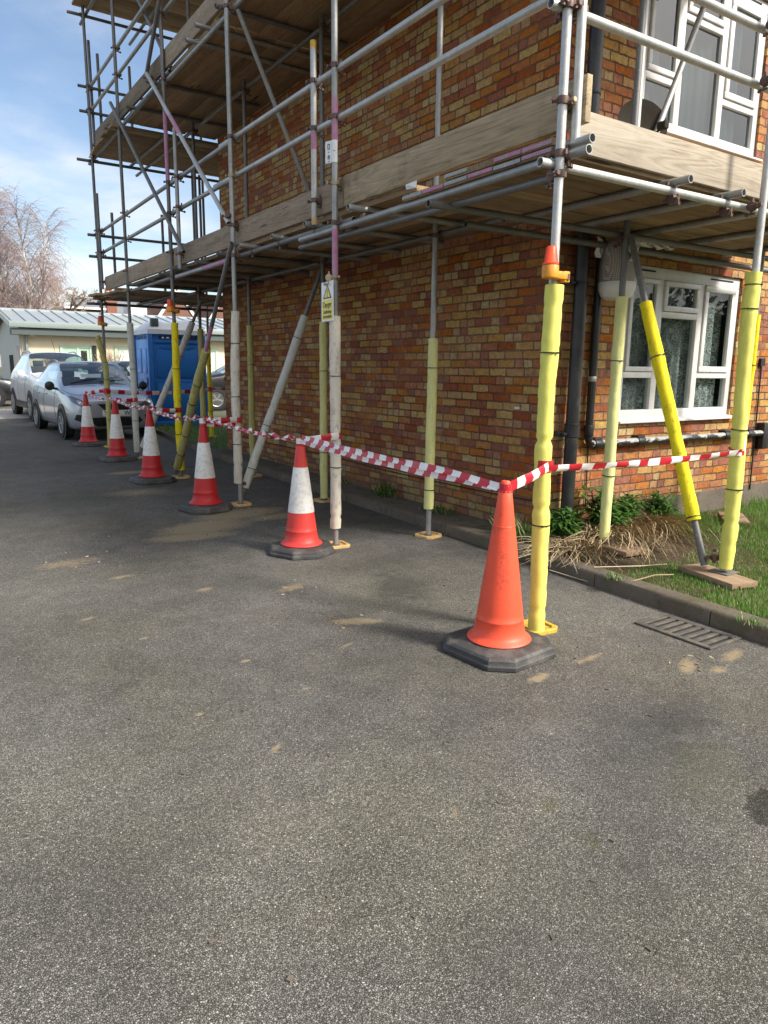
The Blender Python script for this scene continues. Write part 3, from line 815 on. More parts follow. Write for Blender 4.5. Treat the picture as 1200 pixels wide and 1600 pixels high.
# ---- pipes on the wall
dp = MB()
DX, DY = 4.655, 4.125
dp.path([(DX, DY, .12), (DX, DY, 7.6)], .055, 20)
for z in (1.02, 3.1, 5.4): dp.lathe([(.0551, z - .06), (.064, z - .055), (.064, z + .03), (.066, z + .05), (.0551, z + .055)], (DX, DY, 0), 20)
dpo = dp.build('downpipe', M['pipe'], bld)
br = MB()
for z in (0.985, 2.2, 3.6):
    br.lathe([(.058, z - .012), (.061, z - .012), (.061, z + .012), (.058, z + .012)], (DX, DY, 0), 18)
    br.bx(DX - .125, DX - .03, DY - .012, DY + .012, z - .011, z + .011); br.bx(DX - .125, DX - .115, DY - .03, WY, z - .02, z + .02)
    br.bx(DX + .03, DX + .075, DY - .012, DY + .012, z - .011, z + .011)
br.build('bracket', M['black'], dpo, bevel=.002)
wp = MB()
px_, py_ = 4.915, 4.165
pts = [(px_, py_, 2.58), (px_, py_, 1.0)]
for k in range(1, 7):
    a = k / 6 * PI / 2
    pts.append((px_ + .07 * (1 - math.cos(a)), py_, .95 - .07 * math.sin(a)))
pts += [(5.4, py_, .878), (7.9, py_, .868)]
wp.path(pts, .034, 14)
wpo = wp.build('waste_pipe', M['pipe_peel'], bld)
for c0, ax in (((px_, py_, 1.0), 'z'), ((5.03, py_, .88), 'x'), ((5.62, py_, .877), 'x'), ((7.02, py_, .872), 'x'), ((7.45, py_, .87), 'x')):
    cl = MB()
    if ax == 'z': cl.lathe([(.0345, -.05), (.042, -.045), (.042, .045), (.0345, .05)], c0, 16)
    else:
        cl.lathe([(.0345, -.05), (.043, -.045), (.043, .045), (.0345, .05)], c0, 16, rot=Matrix.Rotation(PI / 2, 3, 'Y'))
        cl.bx(c0[0] - .05, c0[0] + .05, py_ - .02, WY, c0[2] + .02, c0[2] + .055)
    cl.build('pipe_collar', M['black'], wpo, bevel=.002)
MB().bx(7.68, 7.80, WY - .09, WY, .70, .98).build('hopper', M['black'], wpo, bevel=.004)
MB().lathe([(.0345, -.022), (.036, -.02), (.036, .02), (.0345, .022)], (px_, py_, 1.44), 16).build('pipe_clip', M['galv'], wpo)
cb = MB()
cb.path([(4.49, 11.3, .42), (4.488, 9.5, .40), (4.488, 7.73, .395), (4.488, 6.7, .375), (4.486, 5.8, .372), (4.486, 4.8, .378), (4.486, 4.36, .39), (4.484, 4.215, .405), (4.52, 4.207, .415), (4.62, 4.207, .42)], .0055, 6)
cb.build('cable', M['black'], bld)
cb = MB()
cb.path([(4.93, 4.207, 2.5), (4.935, 4.207, 1.7), (4.97, 4.207, .9), (4.985, 4.207, .3)], .006, 6)
cb.build('cable', M['black'], bld)
cb = MB()
cb.path([(7.62, 4.207, 1.62), (7.63, 4.205, 1.2), (7.66, 4.205, .25)], .008, 6)
cb.bx(7.58, 7.66, 4.19, 4.222, 1.58, 1.66)
cb.build('cable', M['black'], bld)
cb = MB()
for q in ((4.492, 4.62, 1.17), (4.492, 4.3, 2.1)): cb.bx(q[0] - .012, q[0] + .01, q[1] - .03, q[1] + .02, q[2], q[2] + .02)
cb.build('wall_clip', M['upvc'], bld)

# ----------------------------------------------------------------- scaffold
PX, PY = 2.94, 2.79
scaf = thing('scaffold', 'grey tube scaffold with timber decks around the brick building, legs wrapped in foam', 'scaffold', (PX, PY, 0))
SL = V(PX, PY, 0)


def tube(name, p0, p1, mat='galv', label=None, parent=None):
    o = MB().pipe(p0, p1).build(name, M[mat], parent or scaf)
    if label: o['label'] = label
    return o


def band(parent, p0, p1, f0, f1, mat='pink'):
    p0, p1 = V(p0), V(p1)
    MB().path([p0.lerp(p1, f0), p0.lerp(p1, f1)], .0249, 14, cap=False).build('paint_band', M[mat], parent)


def foam(parent, p0, p1, mat, r=.0445, seed=0, cinch=(), wob=.004, torn=False, lean=0.0):
    p0, p1 = V(p0), V(p1)
    L = (p1 - p0).length
    n = max(24, int(L / .025))
    rr = random.Random(seed)
    ph = [rr.uniform(0, 6.28) for _ in range(4)]
    pts, rs = [], []
    for i in range(n + 1):
        f = i / n; s = f * L
        q = p0.lerp(p1, f)
        q = q + V(wob * math.sin(s * 3.1 + ph[0]) + lean * max(0, f - .75) ** 1.0 * 4 * -1, wob * math.sin(s * 2.3 + ph[1]), 0)
        r = r0 = r * 1.0
        r0 = r * (1 + .03 * math.sin(s * 5 + ph[2]) + .02 * math.sin(s * 13 + ph[3]))
        for c, dpt in cinch:
            r0 -= r * dpt * math.exp(-((s - c) / .014) ** 2) - r * .05 * math.exp(-((s - c) / .10) ** 2)
        pts.append(q); rs.append(r0)
    m = MB().path(pts, rs, 16)
    for q_ in range(len(m.v)):
        i = min(n, q_ // 16); v = V(m.v[q_]); dv = v - pts[i]
        if dv.length > 1e-4:
            g_ = noise.noise(V(v.x * 22, v.y * 22, v.z * 9 + seed)) * .0035 + noise.noise(V(v.x * 60, v.y * 60, v.z * 45 + seed)) * .0016
            cr_ = noise.noise(V(v.x * 30, v.y * 30, v.z * 5 + 3 * seed))
            if abs(cr_) < .05: g_ -= .0025
            m.v[q_] = tuple(v + dv.normalized() * g_)
    o = m.build('foam_sleeve', M[mat], parent, angle=60)
    for c, dpt in cinch:
        if dpt < .13:
            ties = MB()
            i = min(n, int(c / L * n)); t = (p1 - p0).normalized()
            q = pts[i]
            rot = V(0, 0, 1).rotation_difference(t).to_matrix() @ Matrix.Rotation(rr.uniform(-.06, .06), 3, 'X')
            R = rs[i] + .0015
            ties.lathe([(R, -.003), (R + .0035, -.003), (R + .0035, .003), (R, .003)], q, 20, rot=rot)
            ang = rr.uniform(3.2, 5.2)
            dv = rot @ V(math.cos(ang) * (R + .008), math.sin(ang) * (R + .008), 0)
            ties.box(q + dv, (.010, .010, .008))
            ties.build('cable_tie', M['black'], parent)
    return o


def base_plate(parent, x, y, z, mat='base_plate', a=0.0):
    m = MB(); R = Matrix.Rotation(a, 3, 'Z')
    w, c = .105, .035
    poly = [(-w, -w + c), (-w + c, -w), (w - c, -w), (w, -w + c), (w, w - c), (w - c, w), (-w + c, w), (-w, w - c)]
    pin = [(p[0] * .74, p[1] * .74) for p in poly]
    n = 8
    vs = []
    for (pl, zz) in ((poly, .0), (poly, .018), ([(p[0] * .93, p[1] * .93) for p in poly], .024), (pin, .022), (pin, .010)):
        for p in pl:
            v = R @ V(p[0], p[1], zz); vs.append(V(x, y, z) + v)
    fs = [(i * n + j, i * n + (j + 1) % n, (i + 1) * n + (j + 1) % n, (i + 1) * n + j) for i in range(4) for j in range(n)]
    fs.append(tuple(4 * n + j for j in range(n)))
    m.add(vs, fs)
    o = m.build('base_plate', M[mat], parent)
    MB().lathe([(.036, z + .0105), (.036, z + .018), (.03, z + .022)], (x, y, 0), 14).build('steel_shoe', M['galv_dark'], parent)
    return o


# right angle coupler, standard along z at the origin, ledger along y at x=+.05
cm = MB()
cm.lathe([(.0245, -.019), (.029, -.018), (.030, 0), (.029, .018), (.0245, .019)], (0, 0, 0), 14)
cm.lathe([(.0245, -.019), (.029, -.018), (.030, 0), (.029, .018), (.0245, .019)], (.05, 0, 0), 14, rot=Matrix.Rotation(PI / 2, 3, 'X'))
cm.box((.0, .039, 0), (.012, .024, .022)); cm.box((.0, -.037, 0), (.014, .016, .026)); cm.box((.05, 0, .039), (.012, .022, .022)); cm.box((.05, 0, -.039), (.014, .026, .016))
for a, b_ in (((-.035, .047, 0), (.03, .05, 0)), ((.028, 0, -.045), (.095, 0, -.05))): cm.path([a, b_], .006, 6)
cm.lathe([(.0, -.01), (.013, -.01), (.013, .008), (0, .008)], (-.03, .047, 0), 6, rot=Matrix.Rotation(PI / 2, 3, 'Y'))
cm.lathe([(.0, -.01), (.013, -.01), (.013, .008), (0, .008)], (.08, 0, -.048), 6, rot=Matrix.Rotation(PI / 2, 3, 'Y'))
c0 = cm.build('coupler', M['coupler'], local=True)
c0.parent = scaf
c0['placed'] = 0


def coupler(p, rz=0.0, flip=False, mat=None):
    o = c0 if not c0['placed'] else c0.copy()
    if c0['placed']: COL.objects.link(o)
    c0['placed'] = 1
    o.parent = scaf
    o.location = V(p) - SL
    o.rotation_euler = (rnd.uniform(-.12, .12), PI if flip else 0, rz)
    if mat:
        o.data = o.data.copy(); o.data.materials[0] = M[mat]
    return o


STD = [  # outer standards of the long face
    ('P1', 2.94, 2.79, 0.0), ('P2', 2.985, 5.20, 0.0), ('P3', 2.985, 7.30, gz(7.3)), ('P4', 3.02, 9.44, gz(9.4)), ('P5', 3.04, 11.66, gz(11.7)), ('P6', 3.03, 13.40, gz(13.4))]
TOPS = dict(P1=5.9, P2=6.6, P3=6.6, P4=8.0, P5=8.4, P6=8.4)
std = {}
for nm, x, y, z in STD:
    o = tube('standard', (x, y, z + .012), (x + (.01 if nm == 'P1' else 0), y + (.03 if nm == 'P1' else 0), TOPS[nm]), {'P1': 'galv_lit', 'P2': 'galv'}.get(nm, 'galv' if nm == 'P3' else 'galv_dark'))
    std[nm] = o
    k_ = (.055, .045) if nm == 'P1' else (0, 0)
    base_plate(o, x + k_[0], y + k_[1], z, 'yellow_paint' if nm in ('P1', 'P6') else 'base_plate', rnd.uniform(-.3, .3))
# foam on the outer legs
foam(std['P1'], (2.94, 2.79, .02), (2.94, 2.79, 1.95), 'foam_lemon', .0465, 1, [(.13, .16), (.64, .07), (.72, .24), (1.10, .26), (1.60, .06), (1.82, .14)], .006)['label'] = 'bright lemon foam sleeve pinched in several places'
foam(std['P2'], (2.985, 5.20, .16), (2.985, 5.20, 1.92), 'foam_white', .045, 2, [(.10, .2), (.55, .06), (1.30, .06)], .003)['label'] = 'dirty white foam sleeve torn at the foot'
foam(std['P3'], (2.96, 7.32, .26), (2.985, 7.30, 2.08), 'foam_white', .046, 3, [(.20, .2), (.45, .07), (.95, .06), (1.20, .2), (1.5, .06)], .010)['label'] = 'scuffed white foam sleeve'
foam(std['P4'], (3.02, 9.44, .14), (3.02, 9.44, 2.06), 'foam_bright', .046, 4, [(.5, .08), (.9, .2), (1.35, .06)], .004)['label'] = 'strong yellow foam sleeve with black smudges'
foam(std['P5'], (3.04, 11.66, .16), (3.04, 11.66, 2.16), 'foam_grey', .048, 5, [(.5, .07), (.9, .2), (1.3, .06)], .006)['label'] = 'grey white foam sleeve'
foam(std['P6'], (3.03, 13.40, .09), (3.03, 13.40, 2.02), 'foam_olive', .046, 6, [(.5, .07), (1.2, .06), (1.5, .06)], .006, lean=.10)['label'] = 'olive stained foam sleeve leaning away at the top'
# inner standards
INN = [(3.895, 5.08, 0.0, 6.5, .26, 1.77, 'foam_pale'), (3.90, 7.06, .015, 6.5, .05, 2.0, 'foam_pale'), (3.92, 9.10, .035, 7.2, .10, 2.05, 'foam_olive'), (3.92, 11.0, .05, 8.0, .12, 2.08, 'foam_olive'),
       (5.05, 13.75, gz(13.7) + .06, 8.0, .12, 2.05, 'foam_bright'), (4.70, 3.75, .135, 5.6, .145, 2.07, 'foam_pale'), (4.66, 2.68, .135, 5.6, .155, 2.14, 'foam_lemon'), (6.60, 3.75, .135, 5.6, .15, 2.03, 'foam_bright'),
       (6.9, 2.72, .09, 5.6, .15, 2.0, 'foam_lemon')]
inn = []
for i, (x, y, z, zt, f0, f1, fm) in enumerate(INN):
    o = tube('standard', (x, y, z + .012), (x, y, zt), 'galv_dark' if i < 6 and i not in (0,) else ('galv_lit' if i == 6 else 'galv'))
    inn.append(o)
    if i < 5: base_plate(o, x, y, z, 'yellow_paint' if i == 4 else 'base_plate', rnd.uniform(-.4, .4))
    else:
        MB().bx(x - .075, x + .075, y - .075, y + .075, z + .001, z + .008).build('base_plate', M['galv_dark'], o, bevel=.002)
    if i == 6:
        foam(o, (x - .005, y - .01, .17), (x, y, 2.14), fm, .048, 20, [(.17, .14), (.33, .14), (.58, .06), (.98, .12), (1.75, .05), (1.9, .12)], .010)['label'] = 'ragged lemon foam sleeve torn open along one side'
        MB().path([(x + .004, y - .050, .86), (x + .006, y - .047, 1.0), (x + .006, y - .044, 1.25)], [.004, .016, .003], 8, squash=.7).build('foam_tear', M['sheet'], o)
    else:
        foam(o, (x, y, f0), (x, y, f1), fm, .044, 10 + i, [(.55, .06), (1.45, .06)] if i else [(.20, .06), (1.28, .06)], .003)

# ledgers, rails, transoms
LX = 3.04
tube('ledger', (3.0, 2.66, 2.60), (LX, 5.9, 2.605), 'galv')
tube('ledger', (LX, 5.0, 2.635), (3.09, 13.9, 2.635), 'galv_dark')
tube('ledger', (3.07, 2.9, 2.535), (3.09, 6.0, 2.56), 'galv_dark')
t2 = tube('ledger', (LX, 2.6, 4.93), (LX + .03, 9.6, 4.93), 'galv')
tube('ledger', (LX + .02, 9.3, 4.985), (3.09, 13.9, 4.93), 'galv_dark')
tube('ledger', (3.08, 6, 7.10), (3.09, 13.9, 7.10), 'galv_dark')
for z in (2.635, 4.93, 7.1): tube('ledger', (3.95, 4.3, z), (3.97, 14.2, z), 'galv_dark')
tube('guard_rail', (2.99, 2.74, 3.385), (LX, 7.9, 3.415), 'galv_lit'); tube('guard_rail', (LX, 7.4, 3.40), (3.08, 13.7, 3.395), 'galv')
tube('guard_rail', (2.99, 2.70, 3.72), (LX, 7.7, 3.775), 'galv_lit'); tube('guard_rail', (LX, 7.2, 3.76), (3.08, 13.7, 3.735), 'galv')
for z in (5.66, 6.01): tube('guard_rail', (LX, 5.2, z), (3.08, 13.7, z), 'galv')
RY = 2.84
tube('ledger', (2.84, RY, 2.553), (7.2, RY - .09, 2.553), 'galv_lit')
tube('ledger', (2.88, 3.84, 2.53), (7.2, 3.74, 2.53), 'galv_dark')
tube('ledger', (3.35, 4.03, 2.49), (7.2, 4.0, 2.49), 'galv_dark')
tube('ledger', (2.84, RY, 4.70), (6.2, RY - .07, 4.70), 'galv')
tube('guard_rail', (2.86, RY, 3.285), (7.2, RY - .07, 3.285), 'galv_lit')
tube('guard_rail', (2.86, RY, 3.60), (7.2, RY - .07, 3.60), 'galv_lit')
for x in (3.92, 4.47, 5.1, 5.8, 6.6): tube('transom', (x, 2.70, 2.602), (x, 4.12, 2.602), 'galv')
tube('transom', (3.02, 2.66, 2.656), (3.02, 3.3, 2.656), 'galv')
for i, y in enumerate((4.86, 5.62, 6.32, 6.95, 7.62, 8.35, 9.05, 9.7, 10.45, 11.2, 12.0, 12.8)):
    tube('transom', (2.90 + .03 * (i % 3), y, 2.684), (4.40, y, 2.684), 'galv' if i < 4 else 'galv_dark')
for i, y in enumerate((3.6, 4.9, 6.0, 7.45, 7.95, 8.35, 9.75, 10.8, 11.9, 12.9)):
    tube('transom', (2.90 + .03 * (i % 2), y, 4.979), (4.42, y, 4.979), 'galv' if i in (4, 5) else 'galv_dark')
for x in (3.5, 4.6, 5.8): tube('transom', (x, 2.7, 4.749), (x, 4.12, 4.749), 'galv_dark')
for y in (8.5, 10.4, 12.0): tube('transom', (2.92, y, 7.149), (4.42, y, 7.149), 'galv_dark')
# far end
EY = 13.46
for z in (2.56, 4.87, 7.06): tube('ledger', (2.80, EY, z), (6.6, EY, z), 'galv_dark')
for z in (3.35, 3.70, 5.64, 6.02): tube('guard_rail', (2.90, EY + .05, z), (6.6, EY + .05, z), 'galv_dark')
for x, z0, z1 in ((3.33, 2.76, 4.11), (4.20, 2.76, 4.18), (4.79, 2.76, 5.0), (4.92, 2.76, 4.95), (3.12, 5.05, 6.75), (3.25, 5.05, 6.58), (3.76, 5.05, 6.5)):
    tube('guard_post', (x, EY + .10, z0), (x, EY + .10, z1), 'galv_dark')
for x in (3.7, 4.6): tube('transom', (x, 11.5, 2.60), (x, 13.6, 2.60), 'galv_dark'); tube('transom', (x, 11.5, 4.92), (x, 13.6, 4.92), 'galv_dark')
# puncheons and braces
pt = tube('guard_post', (2.99, 5.55, 2.67), (2.99, 5.55, 4.05), 'galv_lit')
band(pt, (2.99, 5.55, 2.67), (2.99, 5.55, 4.05), .96, .999, 'yellow_paint'); band(pt, (2.99, 5.55, 2.67), (2.99, 5.55, 4.05), .002, .04, 'base_plate'); band(pt, (2.99, 5.55, 2.67), (2.99, 5.55, 4.05), .42, .52)
tube('guard_post', (2.995, 9.03, 2.68), (2.995, 9.03, 4.28), 'galv')
p6b = tube('guard_post', (3.0, 13.12, 2.78), (3.0, 13.12, 4.3), 'galv_dark')
tube('guard_post', (3.015, RY - .07, 2.65), (3.01, RY - .06, 4.6), 'galv_lit')
tube('guard_post', (4.79, 3.80, 2.72), (4.79, 3.80, 4.7), 'galv_lit')
tube('brace', (5.62, 3.87, 4.42), (5.02, 3.87, 3.13), 'galv_lit')
b1 = tube('brace', (2.945, 9.85, 5.10), (2.935, 7.28, 2.94), 'galv_lit')
band(b1, (2.945, 9.85, 5.10), (2.935, 7.28, 2.94), .33, .46)
tube('brace', (2.95, 11.7, 5.27), (2.95, 8.75, 2.84), 'galv_dark')
tube('brace', (3.07, 7.22, 4.90), (4.2, 7.42, 2.85), 'galv')
tube('brace', (2.97, 9.95, 5.12), (2.97, 8.5, 6.45), 'galv_dark')
tube('brace', (3.12, 11.4, 7.0), (3.10, 9.35, 5.03), 'galv_dark')
wb = tube('brace', (3.03, 7.36, .10), (3.90, 7.10, 2.55), 'galv_dark')
a, b_ = V(3.03, 7.36, .10), V(3.90, 7.10, 2.55)
foam(wb, a.lerp(b_, .04), a.lerp(b_, .80), 'foam_grey', .045, 30, [(.25, .05), (.75, .06), (1.75, .06)], .004)['label'] = 'pale grey foam sleeve on the sloping brace'
yb = tube('brace', (4.62, 2.80, .16), (4.72, 3.72, 2.5), 'galv_dark')
a, b_ = V(4.62, 2.80, .16), V(4.72, 3.72, 2.5)
foam(yb, a.lerp(b_, .13), a.lerp(b_, .79), 'foam_bright', .047, 31, [(.05, .03), (.45, .06), (1.25, .06)], .003)['label'] = 'strong yellow foam sleeve on the sloping brace'
gb = tube('brace', (2.97, 9.50, .10), (2.95, 7.25, 2.75), 'galv_dark')
a, b_ = V(2.97, 9.50, .10), V(2.95, 7.25, 2.75)
foam(gb, a.lerp(b_, .03), a.lerp(b_, .60), 'foam_olive', .050, 32, [(.3, .07), (.65, .05), (.95, .15), (1.2, .12), (1.5, .06)], .008)['label'] = 'olive stained foam sleeve on the long sloping brace'
band(gb, a, b_, .595, .70)
pb = tube('brace', (3.08, 11.55, .2), (3.92, 10.9, 2.5), 'galv_dark')
a, b_ = V(3.08, 11.55, .2), V(3.92, 10.9, 2.5)
foam(pb, a.lerp(b_, .02), a.lerp(b_, .86), 'foam_grey', .048, 33, [(.6, .06), (1.6, .06)], .004)
# pink painted lengths
band(std['P2'], (2.985, 5.2, 0), (2.985, 5.2, 6.6), .335, .392); band(std['P2'], (2.985, 5.2, 0), (2.985, 5.2, 6.6), .487, .535)
band(std['P4'], (3.02, 9.44, 0), (3.02, 9.44, 8.0), .47, .57)
lp = tube('ledger', (3.0, 7.4, 2.605), (3.0, 9.2, 2.605), 'galv')
band(lp, (3.0, 7.4, 2.605), (3.0, 9.2, 2.605), .02, .45)
# couplers
for nm, x, y, z in STD[1:]:
    for k, zz in enumerate((2.635, 3.405, 3.765, 4.93, 5.66, 6.01)):
        coupler((x, y, zz), 0, k % 2 == 0 and False, 'coupler_gold' if rnd.random() < .25 else None)
for zz in (2.60, 3.385, 3.72, 2.85): coupler((2.942, 2.80, zz), 0 if zz != 2.85 else .8)
for zz in (2.553, 3.285, 3.60):
    coupler((4.66, 2.70, zz), PI / 2); coupler((2.945, 2.80, zz - .05 if zz < 3 else zz), PI / 2)
for zz in (3.285, 3.60, 2.85): coupler((3.013, RY - .06, zz), PI / 2, mat='coupler_gold' if zz == 2.85 else None)
for x, y, zs_ in ((2.99, 5.55, (2.86, 3.41, 3.76)), (2.995, 9.03, (2.86, 3.40, 3.74)), (3.0, 13.12, (2.9, 3.38, 3.72))):
    for zz in zs_: coupler((x, y, zz), 0)
for x, y in ((2.985, 5.2), (2.985, 7.3), (3.02, 9.44), (3.04, 11.66)): coupler((x, y, 2.93), .3, mat='coupler_gold' if y < 6 else None)
for i, (x, y, *_r) in enumerate(INN[:4]): coupler((x, y, 2.62), 0); coupler((x, y, 4.9), 0)
coupler((4.70, 3.76, 2.5), PI / 2); coupler((2.95, 9.83, 5.05), .2); coupler((2.94, 7.31, 3.02), .2); coupler((3.03, 7.33, .25), .4); coupler((2.96, 9.46, .22), .2); coupler((4.64, 2.74, .23), .6)
for z in (2.56, 4.87, 7.06, 3.35, 3.7): coupler((3.03, 13.43, z), PI / 2)
for y in (4.86, 5.62, 6.32, 6.95, 7.62, 8.35): coupler((3.045, y, 2.63), .0).rotation_euler = (PI / 2, 0, 0)
for x in (3.92, 4.47): coupler((x, RY - .02, 2.56), 0).rotation_euler = (0, PI / 2, PI / 2)
g = coupler((2.985, 5.2, 2.215), 2.6, mat='coupler_gold')
g['label'] = 'open spare coupler hanging from the pole above the danger sign'


def board(x0, x1, y0, y1, z0, z1, name='deck_board', mat=None):
    ax = 'x' if (x1 - x0) > (y1 - y0) else 'y'
    j = lambda: rnd.uniform(-.004, .004)
    m = MB().bx(x0 + j(), x1 + j(), y0, y1, z0, z1)
    return m.build(name, M[mat or ('board_' + ax)], scaf, bevel=.003)


def deck(z, segs, skip=()):
    for k, (y0, y1) in enumerate(segs):
        for i in range(6):
            x0 = 3.095 + i * .2295 + (.03 if i >= 4 and z > 4 else 0)
            jz = rnd.uniform(0, .003)
            board(x0, x0 + .225, y0 + rnd.uniform(.004, .03), y1 - rnd.uniform(.004, .03), z + jz, z + .038 + jz)


deck(2.712, [(4.24, 7.85), (7.85, 11.62)])
deck(5.006, [(4.24, 7.85), (7.85, 11.62)])
deck(7.176, [(7.85, 11.62)])
for z in (2.626, 4.946, 7.176):
    for i in range(8):
        y0 = 11.64 + i * .2295
        x0 = 2.95 + rnd.uniform(-.08, .08)
        board(x0, x0 + 3.9, y0, y0 + .225, z, z + .038)
for i in range(2): board(2.86 - .03 * i, 4.2, 13.0 + .23 * i, 13.225 + .23 * i, 2.668, 2.706)
# right hand deck, doubled at the corner, board ends with nailed bands
low_cols = ['pink', 'galv', 'pink', 'galv', 'pink', 'galv']
up_cols = ['pink', 'pink', None, 'galv']


def end_band(o, y0, zc, mat):
    m = MB(); n = 16; w_ = .217 / n
    pl = [(y0 + .004 + i * w_ * .5, zc + (.013 if i % 2 else .008)) for i in range(2 * n + 1)]
    pb = [(y, zc - (.012 if k % 2 else .007)) for k, (y, z) in enumerate(pl)]
    vs = [(2.9745 + rnd.uniform(-.001, .001), y, z) for y, z in pl] + [(2.9745, y, z) for y, z in pb]
    k = len(pl)
    m.add(vs, [(i, i + 1, k + i + 1, k + i) for i in range(k - 1)])
    m.bx(2.976, 2.982, y0 + .004, y0 + .221, zc - .008, zc + .008)
    for i in range(7): m.box((2.9735, y0 + .02 + i * .03, zc + rnd.uniform(-.004, .004)), (.003, .005, .005))
    return m.build('end_band', M[mat], o, smooth=False)


for i in range(6):
    y0 = 2.895 + i * .229
    o = board(2.985, 6.9, y0, y0 + .225, 2.628, 2.666)
    end_band(o, y0, 2.647 + rnd.uniform(-.003, .003), low_cols[i])
for i in range(4):
    y0 = 2.895 + i * .229
    o = board(2.985, 4.6, y0, y0 + .225, 2.672, 2.71)
    if up_cols[i]: end_band(o, y0, 2.691 + rnd.uniform(-.003, .003), up_cols[i])
for i in range(6): board(3.10, 6.0, 2.895 + i * .229, 3.12 + i * .229, 4.775, 4.813)
# toe boards
t = board(3.048, 3.086, 2.74, 5.17, 2.757, 2.982, 'toe_board', 'toe_tan'); t['label'] = 'fresh tan toe board with an orange mark'
text_obj('stencil_mark', '8', .11, Matrix.Translation((3.0465, 4.56, 2.865)) @ Matrix.Rotation(-PI / 2, 4, 'Z') @ Matrix.Rotation(PI / 2, 4, 'X') @ Matrix.Rotation(.25, 4, 'Z'), M['orange_mark'], t, .0004)
for y0, y1 in ((5.19, 8.98), (9.0, 13.1)): board(3.048, 3.086, y0, y1, 2.757, 2.978, 'toe_board', 'toe_grey')
for y0, y1 in ((2.74, 5.9), (5.92, 9.4), (9.42, 13.2)): board(3.048, 3.086, y0, y1, 5.05, 5.27, 'toe_board', 'toe_grey')
t = board(3.10, 6.95, 2.862, 2.892, 2.655, 2.868, 'toe_board', 'toe_pale'); t['label'] = 'sunlit pale toe board with wavy grain'
board(3.10, 6.0, 2.862, 2.892, 4.82, 5.04, 'toe_board', 'board_x')
MB().add([(2.975, 4.10, 2.685), (2.965, 4.20, 2.69), (2.97, 4.22, 2.725), (2.985, 4.11, 2.735), (2.955, 4.16, 2.71)], [(0, 1, 4), (1, 2, 4), (2, 3, 4), (3, 0, 4)]).build('paper_scrap', M['sheet'], scaf)


# ------------------------------------------------------- timber sole boards
def sole(x, y, w, l, a, z, label):
    R = Matrix.Rotation(a, 3, 'Z')
    o = MB().box((x, y, z), (w, l, .038), R).build('sole_board', M['pad'], bevel=.003)
    tag(o, label, 'timber board', 'timber boards under the scaffold legs')
    return o


sole(4.665, 3.635, .225, .50, -.08, .115, 'worn timber board under the pale foam leg beside the straw clump')
sole(4.60, 2.69, .225, .49, -.228, .115, 'flat timber board on the grass under the ragged lemon foam leg')
sole(6.60, 3.75, .225, .50, -.9, .115, 'timber board by the wall beneath the half hidden rear yellow leg')


# ------------------------------------------------------------ traffic cones
def cone_base(m_name, mat, parent, a, octo):
    R = Matrix.Rotation(a, 3, 'Z')
    w = .262
    c = .10 if not octo else .145
    vs, n = [], 8

    def ring(k, z, cc):
        ww = w * k
        p = [(-ww, -ww + cc * k), (-ww + cc * k, -ww), (ww - cc * k, -ww), (ww, -ww + cc * k), (ww, ww - cc * k), (ww - cc * k, ww), (-ww + cc * k, ww), (-ww, ww - cc * k)]
        return [V(parent.location) + R @ V(q[0], q[1], z) for q in p]
    rings = [ring(.985, 0.0, c), ring(1.0, .006, c), ring(1.0, .024, c), ring(.985, .028, c), ring(.962, .030, c), ring(.955, .034, c), ring(.95, .05, c), ring(.90, .062, c), ring(.55, .075, c * 1.2)]
    for r_ in rings: vs += r_
    fs = [(i * n + j, i * n + (j + 1) % n, (i + 1) * n + (j + 1) % n, (i + 1) * n + j) for i in range(len(rings) - 1) for j in range(n)]
    fs += [tuple(range(n - 1, -1, -1)), tuple((len(rings) - 1) * n + j for j in range(n))]
    return MB().add(vs, fs).build(m_name, mat, parent, angle=25)


def rcone(z):   # outer radius of the cone at height z
    return .139 + (.034 - .139) * ((z - .10) / .79)


def cone(x, y, label, body, sleeve, a, octo, tilt=0.0, z=None):
    o = thing('traffic_cone', label, 'traffic cone', (x, y, gz(y) if z is None else z), 'row of traffic cones along the scaffold')
    cone_base('rubber_base', M['rubber'], o, a, octo)
    c = V(o.location)
    m = MB()
    pr = [(.170, .074), (.174, .080), (.168, .088), (.152, .097), (rcone(.115) + .002, .115)]
    pr += [(rcone(.19) + .0003, .187), (rcone(.19) + .0016, .19), (rcone(.195) + .0014, .196), (rcone(.205), .20)]
    zt = .885
    for k in range(9): pr.append((rcone(.23 + (.80 - .23) * k / 8), .23 + (.80 - .23) * k / 8))
    pr += [(rcone(zt), zt), (.031, zt + .006), (.027, zt + .008), (.026, .93), (.020, .938), (.0, .938)]
    m.lathe(pr, c, 40)
    m.build('cone_body', body, o, angle=50)
    if sleeve:
        z0, z1 = .345, .715
        s = MB()
        s.lathe([(rcone(z0) + .0008, z0), (rcone(z0) + .003, z0 + .002), (rcone((z0 + z1) / 2) + .003, (z0 + z1) / 2), (rcone(z1) + .003, z1 - .002), (rcone(z1) + .0008, z1)], c, 40)
        s.build('reflective_sleeve', M['cone_white'], o, angle=50)
    else:
        s = MB()
        zq = .70
        s.lathe([(rcone(zq) + .0003, zq - .003), (rcone(zq) + .002, zq), (rcone(zq) + .0003, zq + .003)], c, 40)
        s.build('moulded_ridge', body, o)
    return o


